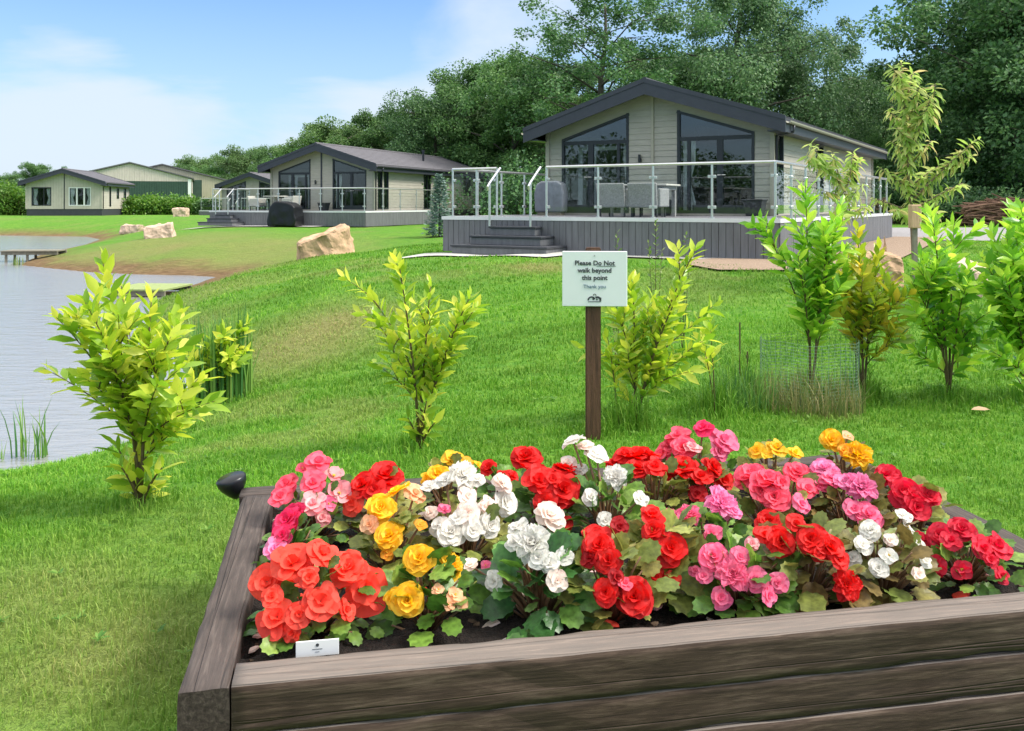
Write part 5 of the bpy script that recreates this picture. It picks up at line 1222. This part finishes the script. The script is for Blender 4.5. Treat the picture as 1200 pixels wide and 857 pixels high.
# begonia leaves: lopsided hearts with a toothed edge
def begonia_leaf(seed):
    r_ = random.Random(seed); rim = []; n_ = 20
    for i in range(n_):
        a = math.pi*2*i/n_; f = .5 + .17*math.cos(a)*1.0; wob = 1 + (.10 if i % 2 else -.05)
        x = math.sin(a)*(.44 if math.sin(a) > 0 else .35)*wob; y = .46 - math.cos(a)*.52*wob
        if i == 0: y = .06
        rim.append((x, y))
    V = [(0, .02, 0), (0, .36, -.03), (0, .70, -.05)]; Fs = []
    for x, y in rim: V.append((x, y, .16*abs(x) - .22*(y-.3)**2 - .35*x*x + .025*math.sin(9*y + 7*x)))
    mid = [(x*.55, .42 + (y-.42)*.6) for x, y in rim]
    for x, y in mid: V.append((x, y, .13*abs(x) - .16*(y-.3)**2 - .03))
    for i in range(n_):
        j = (i+1) % n_; Fs.append((3+i, 3+j, 3+n_+j, 3+n_+i)); Fs.append((3+n_+i, 3+n_+j, 1))
    return V, Fs
LV, LF = begonia_leaf(1)
LEAFM = {
 'green': leafmat('begonia_green_leaves', [(0.045, 0.115, 0.018), (0.09, 0.2, 0.028), (0.15, 0.28, 0.04), (0.24, 0.36, 0.065)], .38, .25, .45, mottle=.38),
 'dark': leafmat('begonia_dark_leaves', [(0.034, 0.113, 0.029), (0.056, 0.164, 0.035), (0.103, 0.242, 0.046), (0.187, 0.346, 0.058)], .35, .22, .45, mottle=.38),
 'olive': leafmat('begonia_olive_leaves', [(0.09, 0.133, 0.028), (0.196, 0.235, 0.048), (0.3, 0.266, 0.068), (0.33, 0.39, 0.083)], .42, .25, .4, mottle=.38),
 'bronze': leafmat('begonia_bronze_leaves', [(0.1, 0.085, 0.025), (0.22, 0.145, 0.045), (0.15, 0.2, 0.04), (0.29, 0.26, 0.07)], .42, .25, .4, mottle=.38)}
STEM = M('begonia_stems', (.22, .12, .06), .5, .35, 30)

def outw0(a): return Vector((math.cos(a), math.sin(a), 0))
def shun(p, fl):                    # leaves keep under the blooms
    for f, nrm, r_ in fl:
        dv = p - f; k = dv.dot(nrm)
        if dv.length < r_*1.25 and k > -r_*.35: p = p - nrm*(k + r_*.45)
    return p
def begonia(label, ub, vb, hp, rp, leafk, flowers, nleaf=46, leafsize=.085, lk=1.9, kind='double', back=0.0):
    """ub, vb: foot of the plant on the soil as seen in the photo; flowers: (u, v, radius px, colour[, kind])"""
    Yb = (EYE-ZS)*F/(vb-HOR) + back; b = Vector(((ub-600)/F*Yb, Yb, ZS-.008))
    c_, s_ = math.cos(-AB), math.sin(-AB); lx, ly = c_*(b.x-OB.x) - s_*(b.y-OB.y), s_*(b.x-OB.x) + c_*(b.y-OB.y)
    lx = min(max(lx, TW+.10), BW-TW-.08); ly = min(max(ly, TW+.09), BD-TW-.07); b = bed(lx, ly, ZS-.008)
    root = tag(empty('begonia_plant', tuple(b)), label, 'begonia', 'begonias in the raised bed')
    eye = Vector((0, 0, EYE)); ctr = b + Vector((0, 0, hp*.30)); fl = []
    for f in flowers:
        u, v, rpx, colr = f[:4]; kd = f[4] if len(f) > 4 else kind
        d = Vector(((u-600)/F, 1, -(v-HOR)/F)); S = Vector((rp, rp, hp*.72)); o_ = eye - ctr
        o2 = Vector((o_.x/S.x, o_.y/S.y, o_.z/S.z)); d2 = Vector((d.x/S.x, d.y/S.y, d.z/S.z)); A_ = d2.dot(d2); B_ = o2.dot(d2); Cq = o2.dot(o2) - 1; disc = B_*B_ - A_*Cq
        t = (-B_ - math.sqrt(disc))/A_ if disc > 0 else -B_/A_
        p = eye + d*t
        if p.z < ZS+.03: p = eye + d*((EYE-ZS-.03)/(-d.z))
        r_ = rpx/F*p.y*.99; out = (p-ctr).normalized(); nrm = (out*.75 + Vector((0, -.55, .45)) + Vector((random.gauss(0, .32), random.gauss(0, .25), random.gauss(0, .25)))).normalized()
        p = p - nrm*r_*.25
        fo = link_mesh('flower', bloom(colr, kd, random.randrange(3)), root, p-b); fo.scale = (r_, r_, r_*random.uniform(.8, 1.0))
        fo.rotation_euler = (nrm.to_track_quat('Z', 'Y') @ Matrix.Rotation(random.uniform(0, 6.28), 3, 'Z').to_quaternion()).to_euler(); fl.append((p-b, nrm, r_))
    mb = MB()
    for p, nrm, r_ in fl:
        k = Vector((p.x*.45, p.y*.45, p.z*.55)) + Vector((random.gauss(0, .01), random.gauss(0, .01), 0)); mb.tube([(p.x*.1, p.y*.1, 0), tuple(k), tuple(p - nrm*.004)], [.006, .005, .003], 6)
    pos, ax, up, sc = [], [], [], []
    nleaf = int(nleaf*lk); leafsize *= .80
    for i in range(nleaf):
        a = i*2.4 + random.uniform(-.4, .4); el = random.random()**1.1; q = math.sqrt(1-(el*.93)**2)*random.uniform(.55, 1.12)
        p = Vector((math.cos(a)*rp*q, math.sin(a)*rp*q, .025 + hp*.74*el)); p = shun(p, fl) if i % 13 else p + outw0(a)*.012 + Vector((0, 0, .03)); outw = Vector((math.cos(a), math.sin(a), .1 + .7*el - .45*(1-el))).normalized()
        s_l = leafsize*random.uniform(.6, 1.2); pos.append(p - outw*s_l*.4); ax.append(outw + Vector((random.gauss(0, .3), random.gauss(0, .3), random.gauss(0, .25)))); up.append(Vector((math.cos(a)*.5 + random.gauss(0, .3), math.sin(a)*.5 + random.gauss(0, .3) - .25, .9))); sc.append(s_l)
        if i % 2 == 0: mb.tube([(p.x*.12, p.y*.12, .0), (p.x*.55, p.y*.55, p.z*.7), tuple(p - outw*s_l*.38)], [.004, .0035, .0025], 5)
    mb.build('stems', STEM, root, smooth=True)
    T_ = lambda l_: np.array([tuple(p) for p in l_])
    v, lo, st = stamp(LV, LF, T_(pos), frames(T_(ax), T_(up)), np.array(sc)); v[:, 2] = np.maximum(v[:, 2], .008 + .004*rng.random(len(v)))
    link_mesh('foliage', np_mesh('foliage', v, lo, st, LEAFM[leafk], True), root)
    return root
D, S_, LO, FR = 'double', 'single', 'loose', 'frilly'
begonia('small flowered pink and white begonia in the back left corner', 368, 632, .24, .15, 'green', [(374,539,16,'rose',LO),(392,556,16,'pinkwhite',S_),(398,577,16,'pinkwhite',S_),(367,564,15,'rose',LO),(367,588,15,'pinkwhite',LO),(333,566,18,'rose',LO),(328,580,14,'rose',LO),(378,606,10,'pinkwhite',LO),(354,548,8,'rose',S_),(386,590,10,'pink',S_)], 34, .065)
begonia('magenta begonia at the left timber behind the coral one', 338, 672, .18, .12, 'green', [(334,608,22,'magenta'),(344,600,15,'magenta'),(322,642,13,'lilac',LO),(330,626,13,'magenta',LO)], 26, .07)
begonia('coral red begonia in the front left corner', 372, 742, .24, .17, 'green', [(343,656,25,'coral',LO),(380,645,21,'coral',LO),(407,663,26,'coral'),(312,681,20,'coral',LO),(429,690,29,'coral',LO),(376,703,22,'coral',LO),(323,721,25,'coral',LO),(350,720,15,'coral',LO),(408,714,13,'coral',LO),(341,742,11,'coral',LO),(318,698,13,'coral',LO),(362,676,14,'coral',LO)], 44, .075)
begonia('red begonia at the back between the small pink and the amber one', 440, 628, .24, .14, 'olive', [(453,553,25,'red'),(424,567,20,'red'),(411,590,14,'coral',LO),(438,572,14,'red',LO)], 34, .08)
begonia('amber yellow begonia left of the white cluster', 458, 676, .25, .14, 'olive', [(464,572,16,'yellow',LO),(446,594,20,'yellow'),(455,626,20,'yellow'),(432,614,11,'peach',LO),(453,648,9,'amber',S_),(488,576,14,'peach',LO),(493,614,9,'amber',S_),(436,588,11,'amber',LO)], 40, .085)
begonia('clear yellow begonia at the front timber', 500, 738, .23, .14, 'green', [(490,652,21,'yellow'),(532,661,17,'yellow',FR),(478,704,22,'yellow'),(458,702,13,'yellow',LO),(534,696,11,'peach',S_),(526,708,9,'peach',S_),(541,706,9,'peach',S_),(514,690,8,'peach',S_)], 34, .095)
begonia('yellow begonia in the back row behind the white cluster', 520, 600, .22, .12, 'olive', [(530,535,13,'yellow',LO),(513,553,15,'yellow'),(563,546,9,'yellow',S_),(500,560,9,'yellow',LO),(548,540,9,'amber',S_)], 26, .07)
begonia('white begonia with many small roses in the left middle', 545, 668, .26, .15, 'olive', [(544,554,20,'white',FR),(504,567,12,'white',LO),(521,560,11,'white',LO),(549,581,13,'blush',LO),(548,600,14,'blush',LO),(590,564,14,'blush'),(595,588,19,'white'),(521,595,8,'pink',LO),(528,621,20,'white'),(513,614,13,'white',LO),(555,621,14,'white',LO),(577,615,16,'white'),(504,600,9,'blush',LO),(572,592,12,'blush',LO),(536,604,11,'white',LO),(560,560,10,'white',LO)], 44, .075)
begonia('scarlet begonia peeping over the white clusters', 588, 602, .22, .10, 'green', [(572,546,12,'red'),(602,558,11,'red'),(589,556,8,'red',LO)], 22, .07)
begonia('big scarlet begonia left of the sign post', 640, 630, .27, .15, 'green', [(616,532,22,'red'),(661,546,18,'red'),(632,560,20,'red',LO),(661,572,25,'red'),(637,588,16,'red'),(648,560,14,'red',LO),(662,612,10,'red',LO)], 38, .08)
begonia('white begonia with dark green leaves at the front centre', 632, 728, .27, .16, 'dark', [(646,601,21,'blush'),(605,615,13,'white',LO),(602,634,12,'white',LO),(623,634,24,'white',FR),(644,658,15,'white'),(661,651,11,'white',LO),(654,680,13,'blush',LO),(577,681,12,'white',LO),(551,660,9,'blush',LO),(569,662,7,'pink',S_),(630,652,14,'white',LO)], 46, .10)
begonia('white begonia in the back row beside the sign post', 712, 634, .27, .16, 'green', [(670,514,15,'white',LO),(700,529,15,'white',LO),(665,541,12,'blush',LO),(721,557,16,'white',FR),(693,581,11,'white',LO),(710,609,10,'white',LO),(752,583,10,'white',LO),(685,520,11,'blush',LO),(680,548,9,'white',LO)], 50, .085)
begonia('deep red begonia at the front right of the dark leaved white one', 716, 725, .25, .15, 'olive', [(702,637,22,'red'),(699,622,17,'red',LO),(712,655,18,'red'),(727,616,11,'wine',LO),(743,699,25,'red'),(709,693,18,'red'),(690,652,12,'wine',LO),(725,676,11,'wine',LO),(733,682,9,'rose',LO)], 42, .095)
begonia('deep red begonia in the middle left of the lilac pink one', 776, 700, .27, .13, 'olive', [(787,641,22,'red'),(765,619,16,'red'),(765,600,16,'red',LO),(768,676,15,'red',LO),(789,679,10,'coral',LO),(758,640,10,'wine',LO)], 44, .10)
begonia('dark scarlet begonia right of the sign post in the back row', 765, 612, .25, .15, 'olive', [(748,530,20,'red'),(732,530,15,'red',LO),(748,546,16,'red'),(720,541,13,'red',LO),(768,545,14,'red',LO),(762,530,12,'red',LO)], 36, .08)
begonia('crimson begonia between the coral pink clusters at the back', 812, 606, .25, .15, 'olive', [(800,543,22,'red'),(838,546,17,'red'),(850,562,14,'red',LO),(817,578,11,'wine',LO),(784,550,13,'red',LO),(822,556,14,'red',LO)], 36, .08)
begonia('rose pink begonia standing highest at the back of the bed', 815, 585, .27, .14, 'green', [(794,508,15,'rose',LO),(800,523,17,'rose'),(823,499,13,'magenta',LO),(850,513,18,'pink',LO),(774,530,14,'rose',LO),(845,528,13,'pink',LO),(812,522,11,'pinkwhite',LO),(784,520,11,'rose',LO)], 28, .07)
begonia('frilly lilac pink begonia in the middle of the bed', 832, 668, .24, .14, 'green', [(848,588,23,'lilac',FR),(807,601,16,'pink',FR),(786,603,14,'pink',FR),(800,612,10,'lilac',LO),(862,598,10,'lilac',LO)], 40, .085)
begonia('pink begonia hanging over the front timber', 862, 712, .22, .16, 'green', [(833,624,13,'pink',LO),(836,650,20,'pink'),(859,671,22,'pink',FR),(885,679,15,'pink',LO),(846,700,14,'pink',LO),(825,674,10,'pink',LO),(912,683,12,'pink',LO),(903,698,12,'pink',LO),(882,636,9,'pinkwhite',LO),(868,652,12,'pink',LO),(815,668,8,'pink',LO)], 42, .09)
begonia('coral pink begonia behind the deep red one at right', 908, 634, .27, .17, 'olive', [(882,552,20,'rose'),(902,559,21,'rose'),(908,581,20,'rose'),(935,550,18,'rose'),(948,571,13,'rose',LO),(941,589,12,'pink',LO),(892,574,14,'rose',LO),(918,565,13,'rose',LO),(868,562,12,'rose',LO)], 44, .085)
begonia('lilac pink begonia below the yellow one at right', 995, 640, .26, .16, 'bronze', [(968,546,18,'lilac'),(976,558,18,'pink'),(1011,568,21,'lilac',FR),(1020,601,19,'pink'),(1002,595,13,'pink',LO),(957,552,13,'pink',LO),(990,562,12,'lilac',LO),(962,566,13,'pink',LO)], 46, .085)
begonia('yellow begonia peeping over the coral pink one', 900, 575, .22, .11, 'olive', [(886,527,11,'yellow',LO),(911,523,13,'yellow',LO),(933,529,9,'yellow',LO),(898,532,8,'yellow',S_)], 20, .07)
begonia('yellow begonia with large roses in the back right', 990, 578, .25, .12, 'bronze', [(975,514,15,'yellow'),(1007,531,20,'yellow',FR),(994,510,8,'peach',S_),(990,526,9,'amber',LO)], 24, .07)
begonia('deep red begonia with bronze leaves at right of the pink ones', 944, 702, .27, .17, 'bronze', [(900,608,18,'red'),(916,634,20,'red'),(898,625,14,'red',LO),(950,630,22,'red'),(975,640,20,'red'),(994,684,20,'red',FR),(985,654,13,'red',LO),(934,612,12,'red',LO),(960,648,12,'red',LO)], 52, .10)
begonia('rose red begonia near the right timber at the back', 1068, 640, .24, .14, 'olive', [(1039,554,16,'crimson'),(1060,575,20,'crimson'),(1076,594,19,'crimson'),(1089,578,17,'crimson'),(1052,566,12,'crimson',LO),(1072,578,13,'crimson',LO)], 36, .08)
begonia('small white begonia with bronze leaves at the front right', 1032, 702, .24, .15, 'bronze', [(1020,619,14,'white'),(1012,637,12,'white',LO),(1042,650,11,'white',S_),(1030,665,13,'white'),(999,653,11,'white',LO),(1065,617,11,'white',S_),(1060,602,10,'white',LO),(1083,640,10,'white',LO),(1086,656,9,'white',LO),(1078,672,9,'blush',LO),(1044,632,8,'blush',LO)], 48, .085)
begonia('crimson begonia in the front right corner', 1130, 685, .20, .16, 'green', [(1102,625,18,'crimson'),(1128,618,18,'crimson'),(1154,641,14,'crimson',LO),(1171,638,17,'crimson',LO),(1127,667,13,'crimson',S_),(1095,664,13,'crimson',LO),(1176,674,10,'crimson',LO),(1077,630,11,'crimson',LO),(1162,655,10,'crimson',LO),(1115,632,12,'crimson',LO)], 44, .07)

# fallen petals and bark chips on the soil
pv, pf, pm = [], [], []
mbp = MB()
for i in range(420):
    x, y = random.uniform(TW+.02, BW-TW-.02), random.uniform(TW+.01, BD-TW-.03)**1.0; kk = 0 if random.random() < .72 else random.choice((1, 1, 2, 3))
    s_ = random.uniform(.004, .011) if kk == 0 else random.uniform(.012, .024); a = random.uniform(0, 6.28); z = ZS + .012 + random.uniform(0, .006); tl = random.uniform(-.4, .4)
    pts = [(math.cos(a+q)*s_*(1.6 if n2 % 2 else 1)*random.uniform(.7, 1.1), math.sin(a+q)*s_*random.uniform(.7, 1.1)) for n2, q in enumerate([0, 1.1, 2.2, 3.3, 4.4, 5.4])]
    mbp.prism([(x+p, y+q, z-.004 + tl*p) for p, q in pts], [(x+p*.9, y+q*.9, z+.001 + tl*p) for p, q in pts], kk)
tag(mbp.build('fallen_petals', [M('bark_chip', (.10, .065, .04), .9, .5, 50), COL['pinkwhite'], COL['blush'], COL['coral']], None, bed(0, 0, 0)), 'fallen petals and bark chips scattered on the dark compost', 'petal litter', kind='stuff').rotation_euler = (0, 0, AB)

# plant label
p = bed(.30, .155, ZS); r = tag(empty('plant_label', tuple(at(372, 760, 2.225).to_2d()) + (ZS,), AB), 'small white plastic plant label at the front left timber', 'plant label')
b = MB(); b.box(-.052, .052, -.002, .002, .058, .097); o = b.build('card', MAT['white_pvc'], r, bevel=.001); b = MB(); b.box(-.006, .006, -.0015, .0015, -.05, .0579); b.build('spike', MAT['white_pvc'], r)
b = MB(); b.tube([(0, -.0032, .086), (0, -.002, .086)], .004, 10); b.box(-.012, .012, -.0028, -.002, .0755, .0765); b.box(-.005, .005, -.0028, -.002, .069, .0697); b.build('print', MAT['ink'], r)

# solar spotlight on its stake behind the corner
p = at(283, 569, 3.56); r = tag(empty('solar_spotlight', (p.x, p.y, 0)), 'black solar spotlight leaning out at the back left corner of the bed', 'spotlight')
b = MB(); q = at(256, 561, 3.50) - Vector((p.x, p.y, 0)); q2 = at(287, 572, 3.56) - Vector((p.x, p.y, 0)); d = (q2-q).normalized()
c0 = at(272, 566, 3.53) - Vector((p.x, p.y, 0)); ax_ = Vector((-.22, -.10, .97)).normalized()
prof = [(0.0, .001), (.004, .05), (.012, .058), (.03, .056), (.05, .047), (.075, .028), (.09, .014), (.10, .001)]
b.tube([tuple(c0 + ax_*(.03-s_)) for s_, _ in prof], [r_ for _, r_ in prof], 20); b.build('head', M('black_plastic', (.012, .013, .016), .32, .1), r, smooth=True)
b = MB(); b.tube([(0.005, .03, 0), (0.005, .03, c0.z-.06), tuple(c0 - ax_*.06)], .009, 8); b.build('stake', MAT['darkplastic'], r)

# ------------------------------------------------------------------ grass blades on the lawn
def grass_material():
    m, t, b = newmat('grass_blades'); n, l = t.nodes.new, t.links.new
    g = n('ShaderNodeNewGeometry'); r = n('ShaderNodeValToRGB'); e = r.color_ramp.elements; e[0].color = rgb((.090, .255, .018)); e[1].color = rgb((.27, .45, .06)); e.new(.5).color = rgb((.155, .355, .028)); l(g.outputs['Random Per Island'], r.inputs[0])
    at2 = n('ShaderNodeAttribute'); at2.attribute_name = 'tone'; tv = n('ShaderNodeMapRange'); tv.inputs['To Min'].default_value = .68; tv.inputs['To Max'].default_value = 1.4; l(at2.outputs['Fac'], tv.inputs[0]); hv = n('ShaderNodeHueSaturation'); l(r.outputs[0], hv.inputs['Color']); l(tv.outputs[0], hv.inputs['Value'])
    a = n('ShaderNodeAttribute'); a.attribute_name = 'dry'; mxn = n('ShaderNodeMix'); mxn.data_type = 'RGBA'; l(a.outputs['Fac'], mxn.inputs[0]); l(hv.outputs[0], mxn.inputs[6]); mxn.inputs[7].default_value = (.44, .38, .16, 1)
    l(mxn.outputs[2], b.inputs['Base Color']); b.inputs['Roughness'].default_value = .5; b.inputs['Specular IOR Level'].default_value = .25
    tr = n('ShaderNodeBsdfTranslucent'); l(mxn.outputs[2], tr.inputs[0]); ms = n('ShaderNodeMixShader'); ms.inputs[0].default_value = .4; l(b.outputs[0], ms.inputs[1]); l(tr.outputs[0], ms.inputs[2]); l(ms.outputs[0], t.nodes['Material Output'].inputs[0]); return m
rng = np.random.default_rng(21)
PX, PY, PW, PHt = [], [], [], []
c_, s_ = math.cos(-AB), math.sin(-AB)
for (y0, y1, dens, wd, hh_) in [(2.0, 3.6, 5200, .0042, .048), (3.6, 5.2, 4200, .0052, .048), (5.2, 7.5, 2600, .0075, .050), (7.5, 11, 1200, .011, .055), (11, 16, 520, .016, .060), (16, 26, 180, .024, .065)]:
    hw_ = .60*y1 + .9; n = int(dens*2*hw_*(y1-y0)); x = (rng.random(n)*2-1)*hw_; y = y0 + (y1-y0)*rng.random(n)
    ok = np.abs(x) < .60*y + .9
    cl_ = vnoise(x, y, 3.5)*.6 + vnoise(x, y, 11)*.4; ok &= rng.random(n) < .35 + 1.0*cl_
    lx = c_*(x-OB.x) - s_*(y-OB.y); ly = s_*(x-OB.x) + c_*(y-OB.y); ok &= ~((lx > -.01) & (lx < BW+.02) & (ly > -.01) & (ly < BD+.02))
    d = shore_dist(x, y); ok &= d > .12; ok &= ~((rng.random(n) < dirt_mask(x, y, 0, d)*1.3))
    for L_, A_, xa, xb, ya, yb in ((L1, A1, -3.7, 6.3, -6.2, 20), (L2, A2, -5.2, 4.6, -4.8, 20)):
        cc, ss = math.cos(-A_), math.sin(-A_); qx = cc*(x-L_[0]) - ss*(y-L_[1]); qy = ss*(x-L_[0]) + cc*(y-L_[1]); ok &= ~((qx > xa) & (qx < xb) & (qy > ya) & (qy < yb))
    x, y, cl_ = x[ok], y[ok], cl_[ok]; PX.append(x); PY.append(y); PW.append(np.full(len(x), wd)); PHt.append(hh_*(.45 + .9*cl_)*(.6+.8*rng.random(len(x))))
PX, PY, PW, PHt = map(np.concatenate, (PX, PY, PW, PHt)); n = len(PX)
PZ = ground(PX, PY) - .004; dr = dry_mask(PX, PY); PHt *= (1 - .35*dr)
for bx_, by_ in BASES:                # unmown tufts round every sapling
    PHt *= 1 + 2.2*np.exp(-((PX-bx_)**2 + (PY-by_)**2)/.035)
a = rng.random(n)*6.283; ln_ = .25 + .75*rng.random(n); dirs = np.stack([np.cos(a), np.sin(a), 0*a], 1); b_ = a + 1.57 + rng.normal(size=n)*.4; sd = np.stack([np.cos(b_), np.sin(b_), 0*a], 1)
B0 = np.stack([PX, PY, PZ], 1); H_ = PHt[:, None]; U = np.array([0, 0, 1.0]); W2 = (PW/2)[:, None]
mid = B0 + U*H_*.6 + dirs*H_*(.22*ln_)[:, None]; tip = B0 + U*H_*(1 - .25*ln_[:, None]) + dirs*H_*(.85*ln_)[:, None]
V = np.stack([B0 - sd*W2, B0 + sd*W2, mid - sd*W2*.8, mid + sd*W2*.8, tip], 1).reshape(-1, 3)
fs = np.array([0, 1, 3, 2, 2, 3, 4]); lo = (fs[None] + (np.arange(n)*5)[:, None]).ravel(); st = (np.array([0, 4])[None] + (np.arange(n)*7)[:, None]).ravel()
tone = np.repeat(np.clip(.5 + 1.1*(.5*vnoise(PX, PY, .8) + .3*vnoise(PX*.7, PY*1.9, 1.6) + .2*vnoise(PX, PY, 4.5) - .5), 0, 1), 5)
drr = np.repeat(np.clip(dr*(.5 + rng.random(n)*.9), 0, 1), 5)
tag(link_mesh('grass', np_mesh('grass', V, lo, st, grass_material(), False, {'dry': drr, 'tone': tone})), 'short mown grass of the lawn', 'grass', kind='stuff')

# clover, daisies and plantain rosettes dotted through the lawn
pos, ax, sc = [], [], []
for i in range(260):
    y = 2.4 + 9*random.random()**1.4; x = (random.random()*2-1)*(.58*y+.3); lx = c_*(x-OB.x) - s_*(y-OB.y); ly = s_*(x-OB.x) + c_*(y-OB.y)
    if -.05 < lx < BW+.05 and -.05 < ly < BD+.05 or shore_dist(np.array([x]), np.array([y]))[0] < .4: continue
    z = gz(x, y) + .012; k = random.randint(4, 8); a0 = random.uniform(0, 6.28)
    for j in range(k):
        a = a0 + 6.283*j/k + random.uniform(-.3, .3); pos.append((x, y, z)); ax.append((math.cos(a), math.sin(a), random.uniform(.25, .8))); sc.append(random.uniform(.02, .045))
v, lo, st = stamp(LAUREL_T, LAUREL_F, np.array(pos), frames(np.array(ax), np.tile([0, 0, 1.0], (len(pos), 1))), np.array(sc))
tag(link_mesh('lawn_weeds', np_mesh('lawn_weeds', v, lo, st, leafmat('lawn_weed_leaves', [(.05, .15, .02), (.10, .24, .03), (.20, .33, .06)], .5, .25), True)), 'small broad leaved weeds growing through the lawn', 'weeds', kind='stuff')
b = gbase(1138, 6.6); v, lo, st = stamp(LAUREL_T, LAUREL_F, np.array([[0, 0, .055]]), frames(np.array([[1, .2, .05]]), np.array([[0, -.3, 1.0]])), np.array([.16]))
tag(link_mesh('fallen_leaf', np_mesh('fallen_leaf', v, lo, st, leafmat('dead_leaf', [(.55, .36, .22), (.6, .4, .25)], .6, .2), True), None, b), 'single dry tan leaf lying on the grass at right', 'leaf')
